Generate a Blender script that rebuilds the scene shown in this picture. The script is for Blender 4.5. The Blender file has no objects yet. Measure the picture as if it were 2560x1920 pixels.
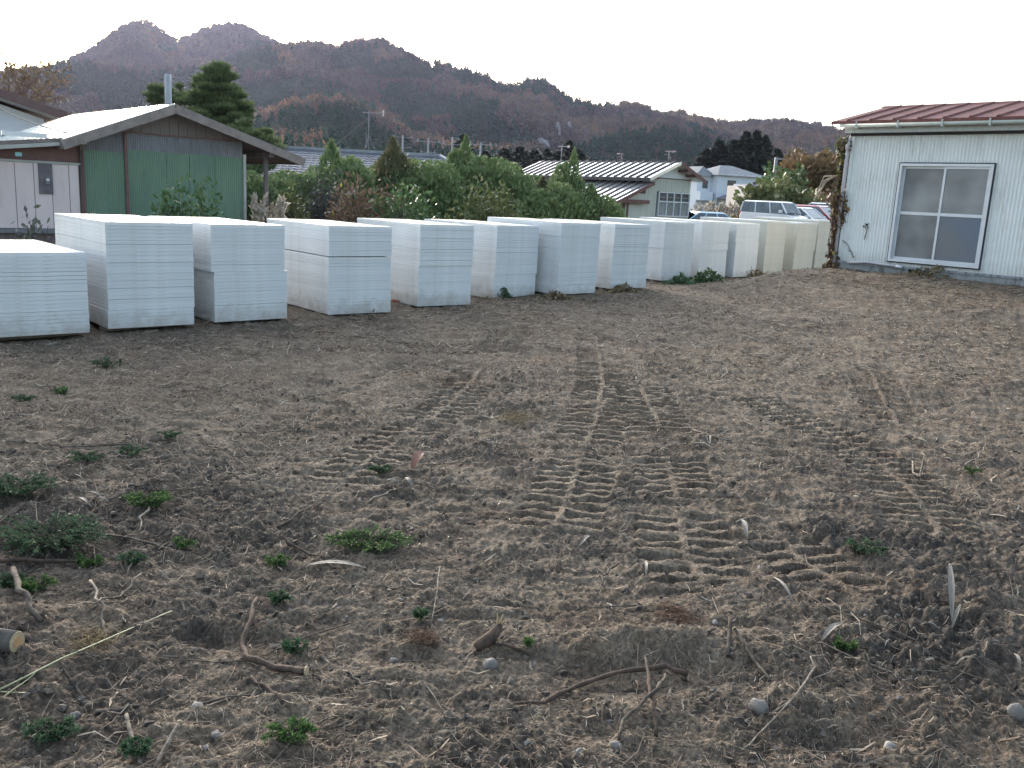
import bpy, math, random
import numpy as np
from mathutils import Matrix, Vector

# ------------------------------------------------------------------ camera, world, sun, exposure
scene = bpy.context.scene
COL = scene.collection
EYE = np.array([0.0, 0.0, 1.5])
FOC, PITCH, ROLL = 2250.0, math.radians(11.78), math.radians(2.92)
cam_d = bpy.data.cameras.new('camera')
cam_d.sensor_fit = 'HORIZONTAL'; cam_d.sensor_width = 36.0
cam_d.lens = 36.0 * FOC / 2560.0
cam_d.clip_start = 0.05; cam_d.clip_end = 20000
cam = bpy.data.objects.new('camera', cam_d); COL.objects.link(cam)
_cp, _sp, _cr, _sr = math.cos(PITCH), math.sin(PITCH), math.cos(ROLL), math.sin(ROLL)
FWD = np.array([0, _cp, -_sp]); _up0 = np.array([0, _sp, _cp]); _rt0 = np.array([1.0, 0, 0])
UPV = _cr * _up0 - _sr * _rt0; RTV = _cr * _rt0 + _sr * _up0
m = Matrix.Identity(4)
for i in range(3):
    m[i][0] = RTV[i]; m[i][1] = UPV[i]; m[i][2] = -FWD[i]; m[i][3] = EYE[i]
cam.matrix_world = m
scene.camera = cam

CLOUD_LOBE, CLOUD_BASE = 9.0, .6
SUN_EL, SUN_AZ = math.radians(12.5), math.radians(-20.5)      # azimuth clockwise from +Y
world = bpy.data.worlds.new('World'); scene.world = world; world.use_nodes = True
wt = world.node_tree; wt.nodes.clear()
wo = wt.nodes.new('ShaderNodeOutputWorld'); bg = wt.nodes.new('ShaderNodeBackground')
sky = wt.nodes.new('ShaderNodeTexSky'); sky.sky_type = 'NISHITA'; sky.sun_disc = False
sky.sun_elevation = SUN_EL; sky.sun_rotation = SUN_AZ
sky.air_density = 1.0; sky.dust_density = 2.5; sky.ozone_density = 1.5
# thin high cloud over the whole sky, brighter towards the sun it scatters
def wmath(op, a, b):
    n = wt.nodes.new('ShaderNodeMath'); n.operation = op
    for s, v in zip(n.inputs, (a, b)):
        if isinstance(v, (int, float)): s.default_value = v
        else: wt.links.new(v, s)
    return n.outputs[0]
tcw = wt.nodes.new('ShaderNodeTexCoord'); dotn = wt.nodes.new('ShaderNodeVectorMath'); dotn.operation = 'DOT_PRODUCT'
wt.links.new(tcw.outputs['Generated'], dotn.inputs[0])
dotn.inputs[1].default_value = (math.sin(SUN_AZ)*math.cos(SUN_EL), math.cos(SUN_AZ)*math.cos(SUN_EL), math.sin(SUN_EL))
lobe = wmath('POWER', wmath('MULTIPLY_ADD', dotn.outputs['Value'], .5), 5.0)
lobe.node.inputs[0].links[0].from_node.inputs[2].default_value = .5
cloud = wmath('MULTIPLY_ADD', lobe, CLOUD_LOBE); cloud.node.inputs[2].default_value = CLOUD_BASE
mixw = wt.nodes.new('ShaderNodeMix'); mixw.data_type = 'RGBA'; mixw.blend_type = 'ADD'; mixw.inputs[0].default_value = 1.0
cc = wt.nodes.new('ShaderNodeVectorMath'); cc.operation = 'SCALE'; cc.inputs[0].default_value = (.94, .97, 1.0)
wt.links.new(cloud, cc.inputs['Scale'])
wt.links.new(sky.outputs[0], mixw.inputs[6]); wt.links.new(cc.outputs[0], mixw.inputs[7]); wt.links.new(mixw.outputs[2], bg.inputs[0])
bg.inputs[1].default_value = 0.10
wt.links.new(bg.outputs[0], wo.inputs[0])

sun_d = bpy.data.lights.new('sun', 'SUN'); sun_d.energy = 1.3; sun_d.angle = math.radians(11)
sun_d.color = (1.0, 0.93, 0.86)
sun = bpy.data.objects.new('sun', sun_d); COL.objects.link(sun)
_sd = Vector((math.sin(SUN_AZ) * math.cos(SUN_EL), math.cos(SUN_AZ) * math.cos(SUN_EL), math.sin(SUN_EL)))
sun.rotation_euler = (-_sd).to_track_quat('-Z', 'Y').to_euler()
sun.location = (0, 0, 50)

scene.view_settings.view_transform = 'Standard'; scene.view_settings.look = 'None'
scene.view_settings.exposure = 1.88; scene.view_settings.gamma = 1.0
scene.view_settings.use_curve_mapping = False
scene.cycles.volume_step_rate = 4.0; scene.cycles.volume_bounces = 0
scene.cycles.max_bounces = 5; scene.cycles.diffuse_bounces = 3; scene.cycles.glossy_bounces = 2
scene.cycles.transparent_max_bounces = 8
scene.cycles.sample_clamp_indirect = 3.0
scene.cycles.use_denoising = True; scene.cycles.denoiser = 'OPENIMAGEDENOISE'; scene.cycles.denoising_prefilter = 'NONE'; scene.cycles.denoising_input_passes = 'RGB_ALBEDO_NORMAL'
scene.cycles.use_adaptive_sampling = False; scene.cycles.caustics_reflective = False; scene.cycles.caustics_refractive = False
HAZE_DENSITY = 0.000055

# ------------------------------------------------------------------ helpers
RNG = np.random.default_rng(7); random.seed(7)
YAW = math.radians(42)
A2 = np.array([math.cos(YAW), math.sin(YAW)]); B2 = np.array([-math.sin(YAW), math.cos(YAW)])

def ray(x, y):
    d = FWD * FOC + RTV * (x - 1280) - UPV * (y - 960)
    return d / np.linalg.norm(d)
def at_depth(x, y, Y):
    d = ray(x, y); return EYE + d * (Y / d[1])
def to_px(P):
    d = np.asarray(P) - EYE; z = d @ FWD
    return 1280 + FOC * (d @ RTV) / z, 960 - FOC * (d @ UPV) / z

def tag(o, label=None, cat=None, group=None, kind=None):
    if label: o['label'] = label
    if cat: o['category'] = cat
    if group: o['group'] = group
    if kind: o['kind'] = kind
    return o
def thing(name, label, cat, loc=(0, 0, 0), rz=0.0, group=None):
    o = bpy.data.objects.new(name, None); COL.objects.link(o)
    o.empty_display_size = 0.2
    o.location = [float(v) for v in loc]; o.rotation_euler = (0, 0, rz)
    return tag(o, label, cat, group)

class MB:
    def __init__(s): s.v = []; s.f = []
    def add(s, vs, fs):
        n = len(s.v); s.v += [tuple(map(float, p)) for p in vs]; s.f += [tuple(i + n for i in f) for f in fs]; return s
    def box(s, x0, x1, y0, y1, z0, z1):
        return s.add([(x0,y0,z0),(x1,y0,z0),(x1,y1,z0),(x0,y1,z0),(x0,y0,z1),(x1,y0,z1),(x1,y1,z1),(x0,y1,z1)],
                     [(0,3,2,1),(4,5,6,7),(0,1,5,4),(1,2,6,5),(2,3,7,6),(3,0,4,7)])
    def hexa(s, p): # 8 points, bottom ccw then top ccw
        return s.add(p, [(0,3,2,1),(4,5,6,7),(0,1,5,4),(1,2,6,5),(2,3,7,6),(3,0,4,7)])
    def prism(s, poly, y0, y1):  # poly in (x, z), extruded along y
        n = len(poly)
        vs = [(x, y0, z) for x, z in poly] + [(x, y1, z) for x, z in poly]
        return s.add(vs, [tuple(range(n)), tuple(range(2*n-1, n-1, -1))] + [(i, i+n, (i+1) % n + n, (i+1) % n) for i in range(n)])
    def slab(s, a, b, c, d, t):  # quad a b c d (ccw from above) thickened downwards by t along its normal
        a, b, c, d = map(np.array, (a, b, c, d)); nrm = np.cross(b - a, d - a); nrm = nrm / np.linalg.norm(nrm) * t
        return s.hexa([a-nrm, b-nrm, c-nrm, d-nrm, a, b, c, d])
    def beam(s, p, q, w, h, up=(0, 0, 1)):
        p = np.array(p, float); q = np.array(q, float); d = (q - p) / np.linalg.norm(q - p)
        u = np.array(up, float); sx = np.cross(d, u); sx /= np.linalg.norm(sx); uz = np.cross(sx, d)
        o = []
        for e in (p, q):
            o.append([e - sx*w/2 - uz*h/2, e + sx*w/2 - uz*h/2, e + sx*w/2 + uz*h/2, e - sx*w/2 + uz*h/2])
        return s.add(o[0] + o[1], [(0,1,2,3),(7,6,5,4),(0,4,5,1),(1,5,6,2),(2,6,7,3),(3,7,4,0)])
    def tube(s, pts, rad, n=6, cap=True):
        pts = [np.array(p, float) for p in pts]
        if np.isscalar(rad): rad = [rad] * len(pts)
        rings = []; prev = None
        for i, p in enumerate(pts):
            d = pts[min(i+1, len(pts)-1)] - pts[max(i-1, 0)]; d /= (np.linalg.norm(d) + 1e-9)
            u = np.array([0, 0, 1.0]) if abs(d[2]) < .9 else np.array([1.0, 0, 0])
            if prev is not None: u = prev
            x = np.cross(d, u); x /= (np.linalg.norm(x) + 1e-9); y = np.cross(x, d); prev = y
            rings.append([p + rad[i] * (math.cos(k*2*math.pi/n) * x + math.sin(k*2*math.pi/n) * y) for k in range(n)])
        vs = [v for r in rings for v in r]; fs = []
        for i in range(len(pts) - 1):
            for k in range(n):
                fs.append((i*n+k, i*n+(k+1) % n, (i+1)*n+(k+1) % n, (i+1)*n+k))
        if cap: fs += [tuple(range(n-1, -1, -1)), tuple((len(pts)-1)*n+k for k in range(n))]
        return s.add(vs, fs)
    def mesh(s, name, mat):
        me = bpy.data.meshes.new(name); me.from_pydata(s.v, [], s.f); me.materials.append(mat); me.update(); return me

def link(name, me, parent=None, loc=None, rz=0):
    o = bpy.data.objects.new(name, me); COL.objects.link(o)
    if parent is not None: o.parent = parent
    if loc is not None: o.location = [float(v) for v in loc]
    if rz: o.rotation_euler = (0, 0, rz)
    return o
def part(parent, name, mb, mat, smooth=False, kind=None, label=None):
    me = mb.mesh(name, mat)
    if smooth: me.polygons.foreach_set('use_smooth', [True] * len(me.polygons))
    o = link(name, me, parent)
    if kind: o['kind'] = kind
    if label: o['label'] = label
    return o
def np_mesh(name, V, F, mat, var=None, smooth=False):
    me = bpy.data.meshes.new(name); V = np.asarray(V, np.float32); F = np.asarray(F, np.int32); k = F.shape[1]
    me.vertices.add(len(V)); me.vertices.foreach_set('co', V.ravel())
    me.loops.add(F.size); me.loops.foreach_set('vertex_index', F.ravel())
    me.polygons.add(len(F)); me.polygons.foreach_set('loop_start', np.arange(0, F.size, k, dtype=np.int32))
    me.polygons.foreach_set('loop_total', np.full(len(F), k, np.int32))
    me.polygons.foreach_set('use_smooth', np.full(len(F), smooth, bool))
    if var is not None:
        at = me.attributes.new('var', 'FLOAT', 'POINT'); at.data.foreach_set('value', np.asarray(var, np.float32))
    me.materials.append(mat); me.update(); me.validate(); return me
def copy_tree(o, parent=None):
    c = o.copy(); COL.objects.link(c)
    if parent is not None: c.parent = parent
    for ch in o.children: copy_tree(ch, c)
    return c

# ------------------------------------------------------------------ materials
def ramp_set(r, stops):
    e = r.color_ramp.elements
    while len(e) > 1: e.remove(e[-1])
    e[0].position = stops[0][0]; e[0].color = (*stops[0][1], 1)
    for p, c in stops[1:]:
        x = e.new(p); x.color = (*c, 1)
class MT:
    def __init__(s, name):
        s.m = bpy.data.materials.new(name); s.m.use_nodes = True; s.t = s.m.node_tree
        s.b = s.t.nodes['Principled BSDF']; s.out = s.t.nodes['Material Output']
    def n(s, typ, **kw):
        x = s.t.nodes.new(typ)
        for k, v in kw.items(): setattr(x, k, v)
        return x
    def l(s, a, b): s.t.links.new(a, b)
    def coord(s, kind='Object', scale=(1, 1, 1)):
        tc = s.n('ShaderNodeTexCoord'); mp = s.n('ShaderNodeMapping'); mp.inputs['Scale'].default_value = scale
        s.l(tc.outputs[kind], mp.inputs[0]); return mp.outputs[0]
    def noise(s, vec, scale, detail=4, rough=.6):
        x = s.n('ShaderNodeTexNoise'); x.inputs['Scale'].default_value = scale; x.inputs['Detail'].default_value = detail
        x.inputs['Roughness'].default_value = rough; s.l(vec, x.inputs['Vector']); return x.outputs[0]
    def ramp(s, fac, stops):
        r = s.n('ShaderNodeValToRGB'); ramp_set(r, stops); s.l(fac, r.inputs[0]); return r.outputs[0]
    def mix(s, fac, a, b, blend='MIX'):
        x = s.n('ShaderNodeMix', data_type='RGBA', blend_type=blend)
        for sock, v in ((x.inputs[0], fac), (x.inputs[6], a), (x.inputs[7], b)):
            if isinstance(v, (int, float)): sock.default_value = v
            elif isinstance(v, tuple): sock.default_value = (*v, 1)
            else: s.l(v, sock)
        return x.outputs[2]
    def bump(s, h, strength=.3, dist=.02):
        x = s.n('ShaderNodeBump'); x.inputs['Strength'].default_value = strength; x.inputs['Distance'].default_value = dist
        s.l(h, x.inputs['Height']); s.l(x.outputs[0], s.b.inputs['Normal']); return x
    def base(s, c):
        if isinstance(c, tuple): s.b.inputs['Base Color'].default_value = (*c, 1)
        else: s.l(c, s.b.inputs['Base Color'])
    def rough(s, r, metal=0.0, spec=.5):
        s.b.inputs['Roughness'].default_value = r; s.b.inputs['Metallic'].default_value = metal
        s.b.inputs['Specular IOR Level'].default_value = spec

def mat_var(name, c1, c2, scale=3.0, rough=.6, metal=0, spec=.5, stretch=(1, 1, 1), bump=0.0, bscale=30, dirt=None, coord='Object', lo=.3, hi=.7, mud=None):
    t = MT(name); v = t.coord(coord, stretch); nz = t.noise(v, scale)
    col = t.ramp(nz, [(lo, c1), (hi, c2)])
    if dirt:
        d = t.noise(t.coord(coord, (1, 1, .25)), dirt[1], 5, .7)
        col = t.mix(t.ramp(d, [(dirt[2], (0, 0, 0)), (dirt[3], (1, 1, 1))]), col, dirt[0])
    if mud:
        ge = t.n('ShaderNodeNewGeometry'); sz = t.n('ShaderNodeSeparateXYZ'); t.l(ge.outputs['Position'], sz.inputs[0])
        mz = t.n('ShaderNodeMath', operation='MULTIPLY_ADD'); t.l(t.noise(ge.outputs['Position'], 5, 5, .75), mz.inputs[0]); mz.inputs[1].default_value = mud[1]-mud[0]; t.l(sz.outputs[2], mz.inputs[2])
        mr = t.n('ShaderNodeMapRange'); t.l(mz.outputs[0], mr.inputs[0]); mr.inputs[1].default_value = mud[1]+.1; mr.inputs[2].default_value = mud[0]+.05; mr.inputs[3].default_value = 0; mr.inputs[4].default_value = mud[2]
        col = t.mix(mr.outputs[0], col, (.30, .25, .20))
    t.base(col); t.rough(rough, metal, spec)
    if bump: t.bump(t.noise(v, bscale, 3), bump, .01)
    return t.m
def leaf_mat(name, stops, transl=.25, rough=.55, attr='var', noise=0):
    t = MT(name); a = t.n('ShaderNodeAttribute', attribute_name=attr)
    col = t.ramp(a.outputs['Fac'], stops); t.base(col); t.rough(rough, 0, .3)
    if transl:
        tr = t.n('ShaderNodeBsdfTranslucent'); t.l(col, tr.inputs[0]); mx = t.n('ShaderNodeMixShader'); mx.inputs[0].default_value = transl
        t.l(t.b.outputs[0], mx.inputs[1]); t.l(tr.outputs[0], mx.inputs[2]); t.l(mx.outputs[0], t.out.inputs[0])
    return t.m
def inst_leaf_mat(name, stops, transl=.2):
    t = MT(name); a = t.n('ShaderNodeAttribute', attribute_name='tint', attribute_type='INSTANCER'); b = t.n('ShaderNodeAttribute', attribute_name='var')
    ad = t.n('ShaderNodeMath', operation='MULTIPLY_ADD'); t.l(b.outputs['Fac'], ad.inputs[0]); ad.inputs[1].default_value = .3; t.l(a.outputs['Fac'], ad.inputs[2])
    col = t.ramp(ad.outputs[0], stops); t.base(col); t.rough(.8, 0, .2)
    tr = t.n('ShaderNodeBsdfTranslucent'); t.l(col, tr.inputs[0]); mx = t.n('ShaderNodeMixShader'); mx.inputs[0].default_value = transl
    t.l(t.b.outputs[0], mx.inputs[1]); t.l(tr.outputs[0], mx.inputs[2]); t.l(mx.outputs[0], t.out.inputs[0])
    return t.m

# ------------------------------------------------------------------ noise in numpy
def _hash(ix, iy, seed):
    h = (ix.astype(np.int64) * 374761393 + iy.astype(np.int64) * 668265263 + seed * 1442695041) & 0xFFFFFFFF
    h = ((h ^ (h >> 13)) * 1274126177) & 0xFFFFFFFF
    return ((h ^ (h >> 16)) & 0xFFFFFF) / float(0xFFFFFF)
def vnoise(x, y, seed=0):
    ix = np.floor(x); iy = np.floor(y); fx = x - ix; fy = y - iy
    ix = ix.astype(np.int64); iy = iy.astype(np.int64)
    u = fx*fx*(3-2*fx); v = fy*fy*(3-2*fy)
    a = _hash(ix, iy, seed); b = _hash(ix+1, iy, seed); c = _hash(ix, iy+1, seed); d = _hash(ix+1, iy+1, seed)
    return (a*(1-u)+b*u)*(1-v) + (c*(1-u)+d*u)*v
def fbm(x, y, seed=0, octv=5, gain=.5):
    s = 0; am = 1; tot = 0
    for o in range(octv):
        s = s + am * vnoise(x*2**o + 17.3*o, y*2**o - 9.1*o, seed+o); tot += am; am *= gain
    return s / tot
def clods(x, y, cell, seed, fill=.8):
    """Height of half-buried lumps, one per cell."""
    gx = x/cell; gy = y/cell; ix = np.floor(gx).astype(np.int64); iy = np.floor(gy).astype(np.int64); h = np.zeros_like(x)
    for dx in (-1, 0, 1):
        for dy in (-1, 0, 1):
            cx = ix+dx; cy = iy+dy
            px = cx + .15 + .7*_hash(cx, cy, seed); py = cy + .15 + .7*_hash(cx, cy, seed+1)
            r = .28 + .42*_hash(cx, cy, seed+2); on = _hash(cx, cy, seed+3) < fill
            d2 = (gx-px)**2 + (gy-py)**2
            h = np.maximum(h, np.where(on, np.sqrt(np.maximum(r*r-d2, 0))*.9, 0))
    return h * cell

# ------------------------------------------------------------------ ground shape
SHED = np.array([6.34, 18.0])
BUMPS = [(-.85, 7.55, .05, .35), (.1, 7.7, .03, .3)]
TRACKS = [  # centre lines of the crawler marks, width, strength
    ([(0.05, 11.2), (-0.15, 9.4), (-.34, 7.44), (-.5, 6.49), (-.68, 5.84), (-.82, 5.22), (-.95, 4.6)], .44, 1.0),
    ([(0.95, 10.4), (.87, 9.0), (.78, 7.57), (.60, 6.2), (.44, 5.28), (.33, 4.6), (.22, 4.0)], .44, 1.0),
    ([(1.10, 7.6), (1.06, 6.4), (1.0, 5.5), (.94, 4.9), (.88, 4.3), (.82, 3.8), (.86, 3.35)], .44, 1.0),
    ([(1.9, 7.4), (2.28, 6.1), (2.36, 5.54), (2.33, 5.0), (2.2, 4.45), (2.12, 4.1)], .44, .95),
    ([(1.30, 4.1), (1.34, 3.77), (1.40, 3.55), (1.46, 3.3)], .38, .9),
    ([(.1, 12.3), (.6, 10.9), (1.1, 9.9), (1.5, 9.2)], .42, .9),
    ([(1.55, 9.6), (1.5, 8.8), (1.62, 8.0), (1.8, 7.7)], .42, .8),
    ([(3.6, 9.0), (3.2, 7.6), (2.9, 6.5)], .42, .8),
    ([(2.2, 12.2), (2.9, 10.6), (3.3, 9.4)], .42, .7),
    ([(-.9, 8.6), (-1.1, 7.4), (-1.35, 6.4)], .42, .6),
]
def seg_coords(x, y, pts):
    """distance along and across a polyline"""
    best = np.full(x.shape, 1e9); S = np.zeros_like(x); D = np.zeros_like(x); acc = 0.0
    P = np.array(pts)
    for p, q in zip(P[:-1], P[1:]):
        d = q-p; L = np.hypot(*d); d = d/L
        t = np.clip((x-p[0])*d[0] + (y-p[1])*d[1], 0, L)
        ox = x-(p[0]+d[0]*t); oy = y-(p[1]+d[1]*t); dist = np.hypot(ox, oy); mk = dist < best
        best = np.where(mk, dist, best); S = np.where(mk, acc+t, S); D = np.where(mk, (ox*-d[1]+oy*d[0]), D); acc += L
    return S, D, best, acc
def smooth(x, a, b):
    t = np.clip((x-a)/(b-a), 0, 1); return t*t*(3-2*t)
def base_h(x, y):
    x = np.asarray(x, float); y = np.asarray(y, float)
    dx = x-SHED[0]; dy = y-SHED[1]
    t = dx*B2[0]+dy*B2[1]; s = -(dx*A2[0]+dy*A2[1])
    rise = .46*np.exp(-(np.maximum(t, 0)/1.15)**2) * np.exp(-(np.maximum(s, 0)/3.4)**2)
    rise = rise * np.where(s < -1.0, np.exp(-((-s-1.0)/3.5)**2), 1)
    low = -.10 + .07*smooth(x, -1.5, 1.5)
    return low + rise
def soil_h(x, y, detail=True):
    """full height field of the cleared plot; second value is the share of loose dark clods"""
    h = base_h(x, y)
    h = h + .07*(fbm(x*.55, y*.55, 3, 3)-.5) + .035*(fbm(x*2.1, y*2.1, 11, 3)-.5)
    if not detail: return h
    for bx, by, bh, br in BUMPS: h = h + bh*np.exp(-((x-bx)**2+(y-by)**2)/br**2)
    # hole by the torn-up root
    h = h - .07*np.exp(-(((x-.55)/.30)**2+((y-2.78)/.13)**2)) + .045*np.exp(-(((x-.42)/.42)**2+((y-2.97)/.09)**2))
    h = h - .06*np.exp(-(((x+1.02)/.12)**2+((y-2.95)/.06)**2)) - .06*np.exp(-(((x-1.02)/.14)**2+((y-2.42)/.06)**2))
    cm = smooth(fbm(x*1.5+3, y*1.5, 21, 5, .6), .42, .68)*.66
    near = 1 - smooth(np.hypot(x, y), 3.2, 7.5)*.45
    cm = np.clip(cm*near + .35*near*smooth(fbm(x*2.5, y*2.5, 31, 2), .45, .65), 0, 1)
    tr = np.zeros_like(x); bars = np.zeros_like(x)
    wx = .022*(fbm(x*3, y*3, 41, 2)-.5); wy = .022*(fbm(x*3, y*3, 43, 2)-.5)
    for k, (pts, w, st) in enumerate(TRACKS):
        S, D, dist, L = seg_coords(x+wx, y+wy, pts)
        inside = smooth(-(dist), -w/2-.015, -w/2+.015) * smooth(S, 0, .25)*smooth(L-S, 0, .25)
        keep = smooth(fbm(x*1.8, y*1.8, 51+k, 3), .30, .44)*st
        ph = S/.118 + np.where(D > 0, .5, 0) + .12*(vnoise(x*5, y*5, 57)-.5)
        bar = smooth(np.abs((ph % 1)-.5), .21, .265)      # 1 = ridge left between two grousers
        rid = 1-smooth(np.abs(D), .016, .03)
        prof = np.maximum(bar, rid*.9)
        tr = np.maximum(tr, inside*keep); bars = np.where(inside*keep > .02, bars + inside*keep*(-.045 + .056*prof*(.75+.4*vnoise(x*16, y*16, 58))), bars)
    h = h + bars
    cm = cm*(1-.95*tr)
    fine = fbm(x*13, y*13, 61, 5, .68)-.5
    far = 1-.65*smooth(np.hypot(x, y), 8, 17)
    h = h + (.056-.036*tr)*fine*far
    h = h + far*cm*(clods(x+.03*fine, y, .10, 71, .4)*.55 + clods(x+.3, y+.02*fine, .05, 75, .65)*.9)
    h = h + far*(.3+.7*cm)*(1-.6*tr)*(clods(x, y+.2, .03, 79, .7)*1.0 + clods(x+.1, y+.2, .017, 83, .7)*.9)
    # small furrows pressed across the view by the machine
    fur = np.abs(vnoise(x*3.2, y*11, 91)-.5)*2
    h = h + .030*(1-cm)*(1-tr)*(fur-.4)
    return h, cm, tr
GRID = {}
def soil_at(x, y):
    """height, clod share and track share read off the finished field grid"""
    x = np.asarray(x, float); y = np.asarray(y, float); r = np.maximum(np.hypot(x, y), .1)
    i = np.clip((GRID['i0']-1/r)/GRID['di'], 0, GRID['n'][0]-1.001); j = np.clip(np.interp(np.arctan2(x, y), GRID['th'], np.arange(len(GRID['th']))), 0, GRID['n'][1]-1.001)
    a = i.astype(int); b = j.astype(int); u = i-a; v = j-b; out = []
    for k in ('h', 'cm', 'tr'):
        G = GRID[k]; out.append((G[a, b]*(1-u)+G[a+1, b]*u)*(1-v)+(G[a, b+1]*(1-u)+G[a+1, b+1]*u)*v)
    return out
def ground_z(x, y):
    return float(soil_at(np.array([float(x)]), np.array([float(y)]))[0][0])
def on_ground(px, py):
    """point of the soil that a pixel of the photograph (2560 x 1920) shows"""
    d = ray(px, py); t = (-.1-1.5)/d[2]
    for _ in range(6):
        P = EYE + d*t; t = (ground_z(P[0], P[1])*.5+float(base_h(P[0], P[1]))*.5-1.5)/d[2]
    P = EYE+d*t; P[2] = ground_z(P[0], P[1]); return P

# ------------------------------------------------------------------ soil field, far ground
def soil_material():
    t = MT('soil'); v = t.coord('Object')
    at = t.n('ShaderNodeAttribute', attribute_name='clod'); tr = t.n('ShaderNodeAttribute', attribute_name='track')
    big = t.noise(v, .9, 5, .6); mid = t.noise(v, 5.5, 6, .7); fine = t.noise(v, 60, 4, .7)
    st = t.noise(t.coord('Object', (14, 75, 14)), 1.0, 4, .7)
    dry = t.ramp(mid, [(.25, (.083, .065, .050)), (.45, (.15, .12, .091)), (.6, (.22, .18, .137)), (.75, (.30, .25, .195))])
    red = t.ramp(big, [(.50, (0, 0, 0)), (.68, (1, 1, 1))])
    rm = t.n('ShaderNodeMath', operation='MULTIPLY'); t.l(red, rm.inputs[0]); rm.inputs[1].default_value = .45
    dry = t.mix(rm.outputs[0], dry, (.16, .10, .066))
    stf = t.ramp(st, [(.52, (0, 0, 0)), (.62, (1, 1, 1))])
    sm = t.n('ShaderNodeMath', operation='MULTIPLY'); t.l(stf, sm.inputs[0]); sm.inputs[1].default_value = .5
    dry = t.mix(sm.outputs[0], dry, (.30, .24, .165))
    dark = t.ramp(mid, [(.3, (.056, .047, .040)), (.55, (.10, .086, .073)), (.75, (.155, .135, .115))])
    col = t.mix(at.outputs['Fac'], dry, dark)
    sp = t.ramp(fine, [(.36, (.45, .45, .45)), (.5, (.95, .95, .94)), (.66, (1.6, 1.55, 1.48))])
    col = t.mix(.8, col, sp, 'MULTIPLY')
    t.base(col); t.rough(.95, 0, .15)
    t.bump(t.noise(v, 130, 5, .75), .8, .018)
    return t.m
def build_field():
    inv = np.linspace(1/1.5, 1/30.0, 900); r = 1/inv
    th = np.radians(np.concatenate([np.linspace(-66, -34, 60), np.linspace(-33.9, 33.9, 820), np.linspace(34, 66, 60)])); nr, nc = len(r), len(th)
    R, T = np.meshgrid(r, th, indexing='ij')
    x = R*np.sin(T); y = R*np.cos(T)
    h, cm, tr = soil_h(x, y)
    GRID.update(h=h, cm=cm, tr=tr, n=h.shape, i0=inv[0], di=inv[0]-inv[1], th=th)
    edge = smooth(R, 25, 30)
    h = h*(1-edge) + (-.30)*edge
    V = np.stack([x, y, h], -1).reshape(-1, 3)
    i = np.arange(nr*nc).reshape(nr, nc)
    F = np.stack([i[:-1, :-1], i[:-1, 1:], i[1:, 1:], i[1:, :-1]], -1).reshape(-1, 4)[:, ::-1]
    me = np_mesh('soil', V, F, soil_material(), smooth=True)
    for nm, arr in (('clod', cm), ('track', tr)):
        a = me.attributes.new(nm, 'FLOAT', 'POINT'); a.data.foreach_set('value', arr.ravel().astype(np.float32))
    tag(link('soil', me), kind='structure')
build_field()
mb = MB()
n = 48; rr = [0, 12, 40, 120, 400, 1200, 5200]
vs = [(0, 0, -.27)] + [(R*math.cos(k*2*math.pi/n), R*math.sin(k*2*math.pi/n), -.27-.0002*min(R, 400)) for R in rr[1:] for k in range(n)]
fs = [(0, 1+k, 1+(k+1) % n) for k in range(n)] + [(1+j*n+k, 1+(j+1)*n+k, 1+(j+1)*n+(k+1) % n, 1+j*n+(k+1) % n) for j in range(len(rr)-2) for k in range(n)]
mb.add(vs, fs)
tag(part(None, 'ground', mb, mat_var('field_ground', (.10, .085, .055), (.075, .085, .045), .05, .95, spec=.1)), kind='structure')

# ------------------------------------------------------------------ hills
hill_m = mat_var('hill_soil', (.045, .036, .032), (.035, .034, .028), .02, .95, spec=.1)
def hill(name, ridge, D, Wf, Wb, amp, seed, x0, x1, tree_h, step=9.0):
    rx = np.array([p[0] for p in ridge], float); ry = np.array([p[1] for p in ridge], float)
    xs = np.arange(x0, x1, step); ys = np.interp(xs, rx, ry)
    # a soft kernel keeps the drawn ridge from having corners
    k = np.array([.25, .5, .25]); ysm = np.convolve(np.pad(ys, 1, mode='edge'), k, 'valid')
    az = []; el = []
    for a_, b_ in zip(xs, ysm):
        d = ray(a_, b_); az.append(math.atan2(d[0], d[1])); el.append(d[2]/math.hypot(d[0], d[1]))
    az = np.array(az); el = np.array(el)
    Dv = D*(1+.10*(fbm(xs/260, xs*0+seed, seed, 3)-.5))
    zr = EYE[2]+el*Dv-tree_h
    nt = 46; t = np.linspace(0, 1.45, nt)
    Rm = np.where(t[None] <= 1, Dv[:, None]-Wf*(1-t[None]), Dv[:, None]+Wb*(t[None]-1)/.45)
    prof = np.where(t <= 1, .55*t+.45*t*t, 1-.55*((t-1)/.45)**1.3)
    Z = -2 + (zr[:, None]+2)*prof[None]
    X = Rm*np.sin(az)[:, None]; Y = Rm*np.cos(az)[:, None]
    gully = np.abs(fbm(X/95, Y/160, seed+5, 4)-.5)*2
    w = np.clip(t*(1-t)*4, 0, 1)
    Z = Z + (gully-.35)*amp*w[None]
    V = np.stack([X, Y, Z], -1); i = np.arange(len(xs)*nt).reshape(len(xs), nt)
    F = np.stack([i[:-1, :-1], i[1:, :-1], i[1:, 1:], i[:-1, 1:]], -1).reshape(-1, 4)
    tag(link(name, np_mesh(name, V.reshape(-1, 3), F, hill_m, smooth=True)), kind='structure')
    return V
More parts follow.
